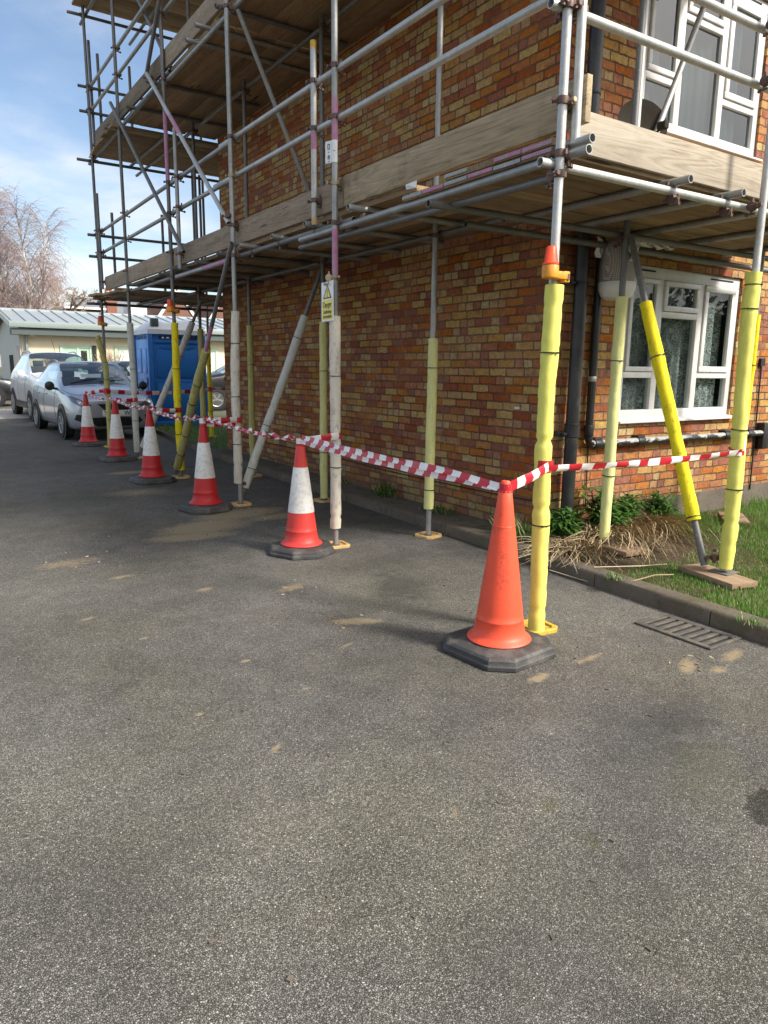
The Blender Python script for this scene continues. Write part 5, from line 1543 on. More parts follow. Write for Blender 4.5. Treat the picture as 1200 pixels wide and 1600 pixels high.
def car(name, label, st, paint, loc, rz, group, wb=(-1.27, 1.25), r=.305, track=.735, detail=0, spokes=5):
    o = thing(name, label, 'car', (0, 0, 0), group)
    vs, fs, mt = [], [], []
    pts = []
    for (y, zb, wl, zm, wm, zs, ws, wt, zte, zt) in st:
        half = [(0, zb - .02), (wl * .9, zb - .01), (wl, zb + .03), (wm - .02, (zb + zm) / 2), (wm, zm), ((wm + ws) / 2 + .012, (zm + zs) / 2 + .02), (ws, zs)]
        gx, gz_ = (wt - ws), (zte - zs)
        half += [(ws + gx * .10, zs + gz_ * .10), (ws + gx * .5 + .012, zs + gz_ * .5), (ws + gx * .86, zs + gz_ * .88), (wt, zte), (wt * .88, zte + (zt - zte) * .35), (wt * .45, zte + (zt - zte) * .85), (0, zt)]
        full = half + [(-x, z) for x, z in reversed(half[1:-1])]
        pts.append([(x, y, z) for x, z in full])
    n = len(pts[0]); H = 13
    for p in pts: vs += p
    ns = len(st)
    for i in range(ns - 1):
        for j in range(n):
            fs.append((i * n + j, i * n + (j + 1) % n, (i + 1) * n + (j + 1) % n, (i + 1) * n + j))
            jj = j if j < H else n - 1 - j
            mi = 0
            if 5 <= i <= 7 and jj >= 10: mi = 1                      # windscreen
            if i == 12 and jj >= 11: mi = 3                          # rear window
            if jj in (7, 8) and i in (7, 8, 10, 11): mi = 2                          # side glass
            if jj == 7 and i == 6: mi = 2
            if jj in (7, 8) and i == 9: mi = 2
            mt.append(mi)
    fs += [tuple(range(n)), tuple((ns - 1) * n + j for j in range(n))]; mt += [0, 0]
    me = bpy.data.meshes.new('shell'); me.from_pydata(vs, [], fs)
    for k in range(4): me.materials.append(paint)
    me.materials.append(paint)
    for p, mi in zip(me.polygons, mt): p.material_index = 4 if mi == 2 and p.center.x < 0 else mi
    bm = bmesh.new(); bm.from_mesh(me); bmesh.ops.recalc_face_normals(bm, faces=bm.faces)
    lay = bm.edges.layers.float.get('crease_edge') or bm.edges.layers.float.new('crease_edge')
    for e in bm.edges:
        if len(e.link_faces) == 2 and e.link_faces[0].material_index != e.link_faces[1].material_index: e[lay] = .8
    bm.to_mesh(me); bm.free()
    tmp = bpy.data.objects.new('shell_tmp', me); COL.objects.link(tmp)
    sm = tmp.modifiers.new('s', 'SUBSURF'); sm.levels = sm.render_levels = 2
    dg = bpy.context.evaluated_depsgraph_get()
    full = bpy.data.meshes.new_from_object(tmp.evaluated_get(dg))
    bpy.data.objects.remove(tmp)
    for mi, nm, mat in ((0, 'body', paint), (1, 'windscreen', M['car_glass']), (2, 'side_window', M['car_glass']), (4, 'side_window', M['car_glass']), (3, 'rear_window', M['car_glass'])):
        b = bmesh.new(); b.from_mesh(full)
        bmesh.ops.delete(b, geom=[f for f in b.faces if f.material_index != mi], context='FACES')
        mm = bpy.data.meshes.new(nm); b.to_mesh(mm); b.free()
        mm.materials.clear(); mm.materials.append(mat)
        for p in mm.polygons: p.material_index = 0; p.use_smooth = True
        ob = bpy.data.objects.new(nm, mm); COL.objects.link(ob); ob.parent = o
    sc = st[4][4] / .845
    hs = st[9][9] / 1.44
    # dark interior tub and seats
    m = MB(); m.bx(-.66 * sc, .66 * sc, -.7, 1.5, .42 * hs, .86 * hs)
    for x in (-.36, .36): m.bx((x - .22) * sc, (x + .22) * sc, .05, .2, .86 * hs, 1.12 * hs); m.bx((x - .12) * sc, (x + .12) * sc, .08, .16, 1.12 * hs, 1.24 * hs)
    m.build('seats', M['trim'], o, local=True, bevel=.02)
    # wheel arches and wheels
    for x in (-1, 1):
        for y in wb:
            m = MB(); R = Matrix.Rotation(x * PI / 2, 3, 'Y')
            w_ = (track + .085) * x
            m.lathe([(r + .055, 0), (r + .055, .024), (r + .035, .026), (.0, .012)], ((st[4][4] - .022) * x, y, r + .01), 32, rot=R)
            m.build('wheel_arch', M['black'], o, local=True)
            wheel(o, x * (st[4][4] - .085), y, r, None, spokes)
    for x in (-1, 1):
        m = MB(); xb = st[5][6]
        m.lathe([(0, -.05), (.06, -.045), (.09, -.01), (.088, .03), (.05, .05), (0, .052)], ((xb + .13) * x, st[6][0] + .02, st[5][5] + .085), 14, rot=Matrix.Rotation(PI / 2, 3, 'X'))
        m.path([((xb - .02) * x, st[6][0] + .06, st[5][5] + .02), ((xb + .1) * x, st[6][0] + .03, st[5][5] + .05)], .025, 8)
        m.build('door_mirror', M['black'] if detail != 2 else M['white_car'], o, local=True)
    bvh = BVHTree.FromPolygons([v.co for v in full.vertices], [tuple(p.vertices) for p in full.polygons])
    def hit(p, d):
        h_ = bvh.ray_cast(V(p), V(d))
        return h_[0]
    def patch(nm, poly, mat, off=.008, par=None):
        """a flush lamp / grille shaped in front view and laid on the body"""
        b = bmesh.new()
        f0 = b.faces.new([b.verts.new((q[0], 0, q[1])) for q in poly])
        bmesh.ops.triangulate(b, faces=[f0])
        bmesh.ops.subdivide_edges(b, edges=b.edges[:], cuts=5, use_grid_fill=True)
        for v in b.verts:
            h_ = hit((v.co.x, -4, v.co.z), (0, 1, 0))
            v.co.y = (h_.y if h_ else st[2][0]) - off
        r_ = bmesh.ops.extrude_face_region(b, geom=b.faces[:])
        for v in [g for g in r_['geom'] if isinstance(g, bmesh.types.BMVert)]: v.co.y += off + .03
        bmesh.ops.recalc_face_normals(b, faces=b.faces)
        mm = bpy.data.meshes.new(nm); b.to_mesh(mm); b.free(); mm.materials.append(mat)
        for p in mm.polygons: p.use_smooth = True
        mm.set_sharp_from_angle(angle=math.radians(40))
        ob = bpy.data.objects.new(nm, mm); COL.objects.link(ob); ob.parent = par or o
        return ob
    # shut lines and handles
    zt_ = st[9][5] - .01
    for s_ in (-1, 1):
        m = MB()
        for yy, z0_, z1_ in ((-.72, .30 * hs, zt_), (.32, .28 * hs, zt_), (1.02, .50 * hs, zt_)):
            ps = []
            for k in range(9):
                zz = z0_ + (z1_ - z0_) * k / 8
                h_ = hit((s_ * 3, yy + .05 * math.sin(k / 8 * 2.5), zz), (-s_, 0, 0))
                if h_: ps.append(h_ + V(s_ * .0005, 0, 0))
            m.path(ps, .0045, 5)
        ps = []
        for k in range(12):
            yy = -.72 + 1.75 * k / 11
            h_ = hit((s_ * 3, yy, .30 * hs), (-s_, 0, 0))
            if h_: ps.append(h_)
        m.path(ps, .0045, 5)
        m.build('door_seam', M['black'], o, local=True)
    m = MB()
    yf_ = st[2][0] + .02
    line = [(-.76, -1.02), (-.74, -1.35), (-.69, yf_ + .12), (-.60, yf_ + .03), (-.3, yf_ - .02), (0, yf_ - .03), (.3, yf_ - .02), (.60, yf_ + .03), (.69, yf_ + .12), (.74, -1.35), (.76, -1.02)]
    ps = []
    for (xa, ya), (xb_, yb_) in zip(line, line[1:]):
        for k in range(4):
            h_ = hit((xa + (xb_ - xa) * k / 4, ya + (yb_ - ya) * k / 4, 4), (0, 0, -1))
            if h_: ps.append(h_)
    m.path(ps, .005, 5); m.build('bonnet_seam', M['black'], o, local=True)
    for s_ in (-1, 1):
        for yy in (.16, .90):
            h_ = hit((s_ * 3, yy, zt_ - .12), (-s_, 0, 0))
            if h_: MB().box(h_ + V(s_ * .012, 0, 0), (.03, .17, .03)).build('door_handle', paint, o, local=True, bevel=.008)
    f = st[0][0]
    k_ = 1.0 if st is HATCH else 1.10
    dz = 0 if st is HATCH else .055
    Z = lambda z: z * k_ + dz
    for x in (-1, 1):
        patch('headlamp', [(x * a, Z(b_)) for a, b_ in ((.44, .665), (.60, .765), (.74, .845), (.785, .83), (.765, .73), (.66, .655), (.52, .635))], M['lens'], .010)
    if detail:
        patch('grille', [(-.34, Z(.69)), (.34, Z(.69)), (.22, Z(.575)), (-.22, Z(.575))], M['black'], .006)
        patch('bumper_intake', [(-.44, Z(.435)), (.44, Z(.435)), (.50, Z(.36)), (.36, Z(.265)), (-.36, Z(.265)), (-.50, Z(.36))], M['black'], .006)
        for x in (-1, 1):
            patch('fog_lamp_recess', [(x * .54, Z(.47)), (x * .72, Z(.50)), (x * .75, Z(.40)), (x * .58, Z(.33))], M['black'], .005)
            patch('lamp_bulb', [(x * (.66 + .035 * math.cos(q)), Z(.735) + .035 * math.sin(q)) for q in [2 * PI * w_ / 10 for w_ in range(10)]], M['chrome'], .013)
    car.hit = hit
    o.location = loc; o.rotation_euler = (0, 0, rz)
    return o


hc = car('hatchback_car', 'silver blue hatchback with black mirrors parked behind the traffic cones', HATCH, M['silver'], (3.33, 16.42, gz(16.4)), .035, 'cars parked beyond the scaffold', detail=1, spokes=7)
for a_, b2 in (((-.55, -.90), (-.02, -.80)), ((.02, -.90), (.52, -.80))):
    ps = [car.hit((a_[0] + (b2[0] - a_[0]) * k / 4, a_[1] + (b2[1] - a_[1]) * k / 4, 4), (0, 0, -1)) + V(0, 0, .012) for k in range(5)]
    MB().path(ps, .008, 6).build('wiper', M['black'], hc, local=True)
f = car.hit((0, -4, .51), (0, 1, 0)).y + .005
m = MB(); m.bx(-.26, .26, f - .022, f - .010, .455, .568); pl = m.build('number_plate', M['plate'], hc, local=True, bevel=.002)


def car_text(txt, x, z, s, y, mat, par, al='CENTER'):
    cu_ = text_obj('plate_lettering', txt, s, Matrix.Translation((x, y, z)) @ Matrix.Rotation(PI / 2, 4, 'X'), mat, None, .0004, al, .0015)
    cu_.parent = par
    return cu_


car_text('Y', -.20, .512, .115, f - .0235, M['ink'], pl)
car_text('09', -.045, .512, .115, f - .0235, M['ink'], pl)
car_text('W', .20, .512, .115, f - .0235, M['ink'], pl)
e_ = car_text('S', .0, .635, .10, f - .022, M['chrome'], hc); e_.name = 'emblem'
m = MB(); m.add([(-.20, -.30, 1.16), (.20, -.30, 1.16), (.22, -.24, 1.24), (-.2, -.24, 1.23)], [(0, 1, 2, 3)]); m.build('dashboard_paper', M['sign_white'], hc, local=True)
sv = car('suv_car', 'white tall car with alloy wheels parked behind the silver blue hatchback', SUV, M['white_car'], (3.48, 21.2, gz(21)), .03, 'cars parked beyond the scaffold', wb=(-1.28, 1.24), r=.34, detail=2, spokes=5)
for x in (-1, 1):
    ps = []
    for k in range(9):
        h_ = car.hit((x * .57, -.02 + 1.35 * k / 8, 4), (0, 0, -1))
        ps.append(h_ + V(0, 0, -.01 if k in (0, 8) else .045))
    MB().path(ps, .02, 8).build('roof_rail', M['grey_car'], sv, local=True)
m = MB(); m.path([(0.1, .2, 1.64), (0.06, .45, 2.05)], .006, 5); m.build('aerial', M['black'], sv, local=True)
m = MB(); m.prism([(-.80, -2.02), (-.55, -2.19), (.55, -2.19), (.80, -2.02), (.88, -1.72), (-.88, -1.72)], 'z', .27, .50); m.build('lower_bumper', M['black'], sv, local=True, bevel=.03)
for x in (-1, 1): MB().bx(x * .885 - .012, x * .885 + .012, -.85, .85, .27, .44).build('sill_trim', M['black'], sv, local=True, bevel=.01)
car('saloon_car', 'dark car side on at the left edge beside the white end wall', HATCH, M['black_car'], (1.15, 26.6, gz(26)), PI / 2 - .05, 'cars parked beyond the scaffold', spokes=7)
car('estate_car', 'dark car with bright alloy wheel parked on the right beyond the blue toilet', SUV, M['black_car'], (9.7, 22.9, gz(22)), -PI / 2 - .1, 'cars parked beyond the scaffold', r=.34, spokes=5)
car('small_car', 'grey car glimpsed between the silver blue hatchback and the blue toilet', HATCH, M['grey_car'], (6.55, 25.2, gz(25)), .2, 'cars parked beyond the scaffold', detail=1, spokes=7)

# -------------------------------------------------------------- vegetation
def inpoly(x, y): return True


def blades(m, n, fx, fy, hmin, hmax, w, pale=.12, accept=None, z0=.07, lean=.5):
    c = 0
    while c < n:
        x = rnd.uniform(*fx); y = rnd.uniform(*fy)
        if accept and not accept(x, y): continue
        c += 1
        h = rnd.uniform(hmin, hmax) * (.6 + .8 * max(0, noise.noise(V(x * 2.3, y * 2.3, 0)) + .5))
        a = rnd.uniform(0, 2 * PI); l = rnd.uniform(.1, lean) * h
        dx, dy = math.cos(a), math.sin(a)
        b = rnd.uniform(0, 2 * PI); wx, wy = math.cos(b) * w / 2, math.sin(b) * w / 2
        z = z0 + gz(y)
        vs = [(x - wx, y - wy, z), (x + wx, y + wy, z), (x + wx * .7 + dx * l * .4, y + wy * .7 + dy * l * .4, z + h * .6), (x - wx * .7 + dx * l * .4, y - wy * .7 + dy * l * .4, z + h * .6), (x + dx * l, y + dy * l, z + h)]
        mi = 1 if rnd.random() < pale * (1 + 2.5 * max(0, noise.noise(V(x * 1.7 + 9, y * 1.7, 3)))) else 0
        m.add(vs, [(0, 1, 2, 3), (3, 2, 4)], mi)


def lawn_ok(x, y):
    if x < kx(y) + .135 + .03 * noise.noise(V(y * 6, 0, 0)): return False
    e = noise.noise(V(x * 2.2, y * 2.2, 1)) * .35
    if y > 3.2 + e * .5 and x < 5.5 + e: return rnd.random() < .03          # bare soil by the wall
    if y > 3.08 + e * .5 and x < 5.6 + e: return rnd.random() < .45
    return y < 4.2


m = MB()
blades(m, 46000, (4.0, 6.4), (1.5, 4.2), .018, .05, .0045, .16, lawn_ok, .07)
blades(m, 5000, (5.7, 8.6), (3.0, 4.2), .04, .10, .005, .03, lambda x, y: y < 4.19 and x > 5.7 + .4 * (4.2 - y), .07)
g_ = m.build('lawn_grass', [M['grass'], M['grass_pale']], smooth=False); tag(g_, 'short green grass with dry tufts on the lawn right of the kerb', 'grass', kind='stuff')
m = MB()
blades(m, 9000, (4.35, 8.5), (11.7, 17.5), .04, .10, .010, .05, lambda x, y: x > kx(y) + .12, .055)
g_ = m.build('verge_grass', [M['grass'], M['grass_pale']], smooth=False); tag(g_, 'green grass of the verge round the blue toilet', 'grass', kind='stuff')


def straw_clump(label, centres, n, seed, hmax=.30, reach=.55, face=-PI / 2, spread=1.2):
    rr = random.Random(seed)
    m = MB()
    for k in range(n):
        cx, cy = rr.choice(centres)
        x, y = cx + rr.gauss(0, .11), cy + rr.gauss(0, .07)
        a = face + rr.gauss(0, spread)
        L_ = rr.uniform(.35, 1.0) * reach
        h = rr.uniform(.25, 1.0) * hmax
        pts_, q = [], V(x, y, .09)
        ns = 6
        bend = rr.uniform(-.9, .9)
        for i in range(ns + 1):
            f_ = i / ns
            aa = a + bend * f_
            zz = .09 + h * math.sin(PI * min(1, f_ * rr.uniform(.95, 1.05)) ** .7) * (1 if f_ < 1 else .4)
            q = V(x + math.cos(aa) * L_ * f_, min(y + math.sin(aa) * L_ * f_, 4.2), max(.09, zz))
            pts_.append(q)
        w = rr.uniform(.0022, .0048)
        vs, fs = [], []
        for i, p in enumerate(pts_):
            t = (pts_[min(i + 1, ns)] - pts_[max(i - 1, 0)])
            s_ = t.cross(V(0, 0, 1)); s_ = s_.normalized() if s_.length > 1e-5 else V(1, 0, 0)
            ww = w * (1 - .8 * i / ns)
            vs += [p - s_ * ww, p + s_ * ww + V(0, 0, ww)]
            if i: fs.append((2 * i - 2, 2 * i - 1, 2 * i + 1, 2 * i))
        m.add(vs, fs)
    o = m.build('dead_grass_clump', M['straw'], angle=180)
    return tag(o, label, 'dead plant', 'dead grass clumps at the foot of the wall')


straw_clump('large mound of dead straw coloured grass behind the pale foam leg below the window', [(5.0, 3.96), (5.25, 3.95), (5.5, 3.97), (4.85, 3.85)], 1600, 1, .155, .70, -.6, .9)
straw_clump('flattened dead grass spilling over the kerb behind the corner leg', [(4.45, 3.95), (4.72, 3.9), (4.3, 3.75)], 950, 2, .085, .50, -1.6, 1.3)


def leafy(label, x, y, r, h, n, seed, llen=.11, lw=.016):
    rr = random.Random(seed)
    o = thing('leafy_plant', label, 'plant', (x, y, .09), 'green plants at the foot of the wall')
    st_, lf = MB(), MB()
    for k in range(n):
        a = rr.uniform(0, 2 * PI); d = rr.uniform(.0, r); hh = rr.uniform(.35, 1) * h
        tip = V(x + d * math.cos(a), min(y + d * math.sin(a), 4.17), .09 + hh)
        b0 = V(x + rr.gauss(0, r * .2), min(y + rr.gauss(0, .04), 4.17), .09)
        st_.path([b0, b0.lerp(tip, .5) + V(0, 0, .03), tip], .0025, 5)
        for q in range(rr.randint(7, 11)):
            f_ = rr.uniform(.35, 1.0)
            p = b0.lerp(tip, f_) + V(0, 0, .03 * (1 - abs(2 * f_ - 1)))
            aa = rr.uniform(0, 2 * PI); up = rr.uniform(-.1, .8)
            dv = V(math.cos(aa), math.sin(aa) - .15, up).normalized() * llen * rr.uniform(.6, 1.2)
            sv_ = dv.cross(V(0, 0, 1)).normalized() * lw * rr.uniform(.8, 1.3)
            mid_ = p + dv * .5 + V(0, 0, .008); end_ = p + dv - V(0, 0, .025)
            vs = [p, mid_ - sv_, end_, mid_ + sv_, mid_ + V(0, 0, -.004)]
            if max(v.y for v in vs) > 4.2: continue
            lf.add(vs, [(0, 1, 4), (1, 2, 4), (2, 3, 4), (3, 0, 4)])
    st_.build('stem', M['leaf'], o); lf.build('foliage', M['leaf'], o, smooth=False)
    return o


leafy('low leafy green plant at the corner left of the black downpipe', 4.50, 4.02, .19, .30, 40, 1, .12, .019)
leafy('tallest leafy green plant just right of the black downpipe', 4.98, 4.02, .22, .42, 52, 2, .14, .020)
leafy('small leafy plant behind the pale foam leg', 5.34, 4.04, .17, .36, 30, 3, .13, .017)
leafy('spiky green plant growing out of the large dead grass mound', 5.80, 4.02, .22, .30, 34, 4, .16, .012)


def weed(label, x, y, r, h, n, seed):
    rr = random.Random(seed); m = MB()
    for k in range(n):
        a = rr.uniform(0, 2 * PI); d = r * rr.random() ** .7
        px2, py2 = x + d * math.cos(a), y + d * math.sin(a) * 1.6
        hh = h * rr.uniform(.3, 1); b2 = rr.uniform(0, 2 * PI)
        t = V(px2 + .6 * hh * math.cos(b2), py2 + .6 * hh * math.sin(b2), .098 + gz(y) + hh)
        if t.x > 4.49 and y > WY: t.x = 4.485
        w_ = .004
        z = .095 + gz(y)
        m.add([(px2 - w_, py2, z), (px2 + w_, py2 + .002, z), ((px2 + t.x) / 2 + w_, (py2 + t.y) / 2, z + hh * .65), ((px2 + t.x) / 2 - w_, (py2 + t.y) / 2, z + hh * .65), tuple(t)], [(0, 1, 2, 3), (3, 2, 4)], 1 if rr.random() < .2 else 0)
    o = m.build('weed_tuft', [M['leaf'], M['grass_pale']], smooth=False)
    return tag(o, label, 'weed', 'weeds along the wall')


weed('weed tuft against the wall behind the orange plated inner leg', 4.40, 6.55, .12, .20, 90, 1)
weed('low weeds at the wall foot to the right of the first inner leg', 4.36, 5.55, .14, .07, 130, 2)
weed('scruffy weeds on the kerb behind the all orange cone', 4.22, 4.32, .13, .22, 170, 3)
weed('thin weeds growing at the kerb end of the drain', 3.90, 2.05, .06, .05, 50, 5)
weed('moss and weeds on the concrete strip further along the wall', 4.40, 7.6, .12, .07, 100, 6)
weed('thin grass sprouting from the kerb joint', 3.965, 3.05, .05, .06, 40, 7)
m = MB(); rr = random.Random(3)
for k in range(260):
    x, y = rr.uniform(.2, 3.9), rr.uniform(.9, 8) ** 1.0
    s_ = rr.uniform(.003, .009)
    m.box((x, y, gz(y) + s_ * .3), (s_ * 2, s_ * rr.uniform(.8, 1.6), s_ * .7), Matrix.Rotation(rr.uniform(0, 6), 3, 'Z') @ Matrix.Rotation(rr.uniform(-.3, .3), 3, 'X'))
for k in range(60):
    c_ = rr.choice(SAWDUST[:8]); x, y = c_[0] + rr.gauss(0, c_[2] * 1.2), c_[1] + rr.gauss(0, c_[3] * 1.5)
    m.box((x, y, gz(y) + .003), (rr.uniform(.006, .03), .006, .004), Matrix.Rotation(rr.uniform(0, 6), 3, 'Z'), 1)
tag(m.build('grit', [M['plinth'], M['straw']], smooth=False), 'pale grit and wood chips scattered over the tarmac', 'debris', kind='stuff')
m = MB(); m.path([(3.93, 3.62, .03), (3.98, 3.3, .014), (4.02, 2.95, .10), (4.2, 2.9, .13), (4.35, 2.86, .12)], .004, 5)
m.path([(4.05, 3.3, .11), (4.3, 3.1, .13), (4.55, 3.05, .12)], .004, 5)
tag(m.build('dead_stalk', M['straw']), 'long dry grass stalk lying across the kerb', 'dead stalk')

hd = MB(); rr = random.Random(77)  # unseen evergreen row added behind the camera for the panes to reflect
for k in range(5200):
    x = rr.uniform(-12, 48); y = -17 + rr.uniform(-1.2, 1.2); z = 5.6 * rr.random() ** .8 + .5 * math.sin(x * .9)
    a = V(rr.gauss(0, 1), rr.gauss(0, 1), rr.gauss(0, 1)).normalized(); b_ = a.orthogonal().normalized(); q = .28 * rr.uniform(.6, 1.3)
    p = V(x, y, max(.1, z)); c_ = a.cross(b_)
    hd.add([p - b_ * q, p + c_ * q * .6, p + b_ * q, p - c_ * q * .6], [(0, 1, 2, 3)])
hd.bx(-12, 48, -17.6, -16.6, 0, 4.9)
tag(hd.build('added_hedge', M['added_hedge'], smooth=False), 'tall dark evergreen row unseen behind the camera, added to be mirrored in the windows', 'added_hedge')

# ------------------------------------------------------- community building
BY = 30.0
fb = thing('cream_building', 'low cream rendered building with a ribbed green grey metal roof behind the parked cars', 'building', (3.86, BY, gz(BY)))
bz = gz(BY)
m = MB(); m.bx(3.86, 16, BY, BY + 6.5, bz - .1, 2.95); m.build('front_wall', M['render'], fb, smooth=False)
m = MB(); m.prism([(BY + .05, bz), (BY + 6.5, bz), (BY + 6.5, 3.0), (BY + 3.25, 3.5), (BY + .05, 2.9)], 'x', 3.80, 3.858); m.bx(3.70, 3.80, BY + .3, BY + .9, bz, 2.2)
m.build('end_wall', M['render_grey'], fb, smooth=False)
m = MB(); m.prism([(BY + 2.2, bz), (BY + 3.3, bz), (BY + 3.3, 1.9), (BY + 2.2, 1.9)], 'x', 3.78, 3.798); m.build('side_door', M['dark'], fb, smooth=False)
ez, rz_ = 3.05, 3.72
m = MB()
m.add([(3.45, BY - .5, ez), (16.5, BY - .5, ez), (16.5, BY + 3.25, rz_), (3.45, BY + 3.25, rz_), (3.45, BY + 7, ez), (16.5, BY + 7, ez)], [(0, 1, 2, 3), (3, 2, 5, 4)])
m.add([(3.45, BY - .5, ez - .2), (3.45, BY + 3.25, rz_ - .2), (3.45, BY + 7, ez - .2), (3.45, BY + 7, ez), (3.45, BY + 3.25, rz_), (3.45, BY - .5, ez)], [(0, 1, 2, 3, 4, 5)])
for k in range(27):
    x = 3.55 + k * .48
    R = Matrix.Rotation(math.atan2(rz_ - ez, 3.75), 3, 'X')
    m.box((x, BY + 1.375, (ez + rz_) / 2 + .02), (.035, 3.80, .05), R)
m.bx(3.4, 16.5, BY + 3.15, BY + 3.35, rz_ - .02, rz_ + .04)
m.build('roof', M['metal_roof'], fb, smooth=False)
m = MB(); m.bx(3.42, 16.5, BY - .60, BY - .505, 2.85, 3.07); gt = m.build('gutter', M['gutter'], fb, bevel=.02)
m = MB(); m.bx(3.50, 16.4, BY - .50, BY - .002, 2.60, 2.82); m.build('soffit', M['fascia_dark'], fb, smooth=False)
m = MB(); m.path([(4.0, BY - .45, 2.84), (4.0, BY - .12, 2.5), (4.0, BY - .08, bz)], .06, 10); m.build('downpipe', M['gutter'], fb)
m = MB(); m.path([(4.15, BY - .3, 2.6), (4.2, BY - .35, 2.62), (4.27, BY - .35, 2.6)], .05, 8); m.build('security_camera', M['white_paint'], fb)
for (x0, x1, z0, z1, dr_) in ((5.15, 6.32, bz, 2.28, True), (7.15, 8.4, 1.15, 2.28, False), (10.2, 11.4, 1.15, 2.28, False)):
    m = MB()
    for a_, b2, c_, e_ in ((x0, x1, z1 - .1, z1), (x0, x0 + .1, z0, z1 - .1), (x1 - .1, x1, z0, z1 - .1), (x0 + .1, x1 - .1, z0, z0 + .08)): m.bx(a_, b2, BY - .05, BY - .003, c_, e_)
    if dr_: m.bx((x0 + x1) / 2 + .02, (x0 + x1) / 2 + .10, BY - .045, BY - .003, z0 + .08, z1 - .1); m.bx(x0 + .1, x1 - .1, BY - .042, BY - .003, 1.2, 1.3)
    w_ = m.build('door' if dr_ else 'window', M['mint'], fb, bevel=.006)
    m = MB(); m.bx(x0 + .1, x1 - .1, BY - .02, BY - .004, z0 + .08, z1 - .1); m.build('pane', M['mint'] if dr_ else M['blind'], w_, smooth=False)
    if dr_: m = MB(); m.bx(x1 - .42, x1 - .2, BY - .03, BY - .021, 1.35, z1 - .2); m.bx(x1, x1 + .14, BY - .12, BY - .003, z0, z1); m.build('door_glass', M['dark'], w_, smooth=False)


# ------------------------------------------------------------- far houses
def house(label, x0, x1, y, zw, zr, wall, roof, depth=8, gable=False):
    o = thing('house', label, 'house', ((x0 + x1) / 2, y, .5), 'houses behind the cream building')
    MB().bx(x0, x1, y, y + depth, .4, zw).build('wall', wall, o, smooth=False)
    m = MB()
    if gable:
        xm = (x0 + x1) / 2
        m.add([(x0 - .3, y - .3, zw - .1), (x1 + .3, y - .3, zw - .1), (xm, y - .3, zr), (x0 - .3, y + depth, zw - .1), (x1 + .3, y + depth, zw - .1), (xm, y + depth, zr)], [(0, 2, 5, 3), (1, 4, 5, 2), (0, 1, 2), (3, 5, 4)])
    else:
        ym = y + depth / 2
        m.add([(x0 - .3, y - .3, zw - .1), (x1 + .3, y - .3, zw - .1), (x1 + .3, ym, zr), (x0 - .3, ym, zr), (x0 - .3, y + depth, zw - .1), (x1 + .3, y + depth, zw - .1)], [(0, 1, 2, 3), (3, 2, 5, 4), (0, 3, 4), (1, 5, 2)])
    m.build('roof', roof, o, smooth=False)
    if gable:
        b = MB(); xm = (x0 + x1) / 2
        for xa in (x0 - .35, x1 + .35):
            d = V(xm - xa, 0, zr - zw + .15); ln = d.length
            ang = math.atan2(d.z, abs(d.x)) * (1 if xa > xm else -1)
            b.box(((xa + xm) / 2, y - .36, (zr + zw) / 2 - .05), (ln, .06, .22), Matrix.Rotation(ang, 3, 'Y'))
        b.build('bargeboard', M['white_paint'], o, smooth=False)
    return o


def chimney(parent, x, y, z0, z1, w, pots):
    MBc = MB(); MBc.bx(x - w / 2, x + w / 2, y - .3, y + .3, z0, z1); MBc.bx(x - w / 2 - .06, x + w / 2 + .06, y - .36, y + .36, z1, z1 + .12)
    c_ = MBc.build('chimney', M['far_brick'], parent, smooth=False)
    for k in range(pots):
        MB().lathe([(.17, z1 + .12), (.13, z1 + .5), (.16, z1 + .6)], (x - w / 2 + w * (k + .5) / pots, y, 0), 10).build('chimney_pot', M['chimney_pot'], c_)


h1 = house('low brick block with a white edged flat roof behind the metal roof', 10.9, 13.6, 60, 5.7, 5.75, M['far_brick'], M['slate'], 6)
MB().bx(10.8, 13.8, 59.6, 66.4, 5.76, 5.92).build('parapet', M['white_paint'], h1, smooth=False)
h2 = house('grey slate roofed house with a stout chimney and red pots', 13.2, 18.2, 63, 5.2, 7.3, M['far_brick'], M['slate'], 9)
chimney(h2, 14.7, 61.8, 4.5, 6.5, .75, 1)
MB().bx(16.2, 17.6, 62.0, 64, 5.4, 6.4).build('dormer', M['white_paint'], h2, smooth=False)
h3 = house('house with a row of small chimney pots along its ridge', 17.4, 22.0, 74, 5.5, 8.0, M['far_brick'], M['rooftile'], 9)
chimney(h3, 18.6, 77, 7.2, 8.5, 1.8, 4)
house('gabled house with white bargeboards above the blue toilet', 17.3, 20.2, 58, 5.0, 7.5, M['slate'], M['rooftile'], 9, True)
house('long brown tiled roof behind the blue toilet', 20.4, 26.5, 64, 4.7, 8.3, M['far_brick'], M['rooftile'], 10)
house('second gabled house with white bargeboards by the building corner', 21.0, 24.0, 57.5, 4.6, 7.2, M['slate'], M['rooftile'], 6, True)
house('far gabled house behind the birch at the left edge', 2.5, 5.6, 58, 5.2, 6.6, M['chimney_pot'], M['rooftile'], 6, True)


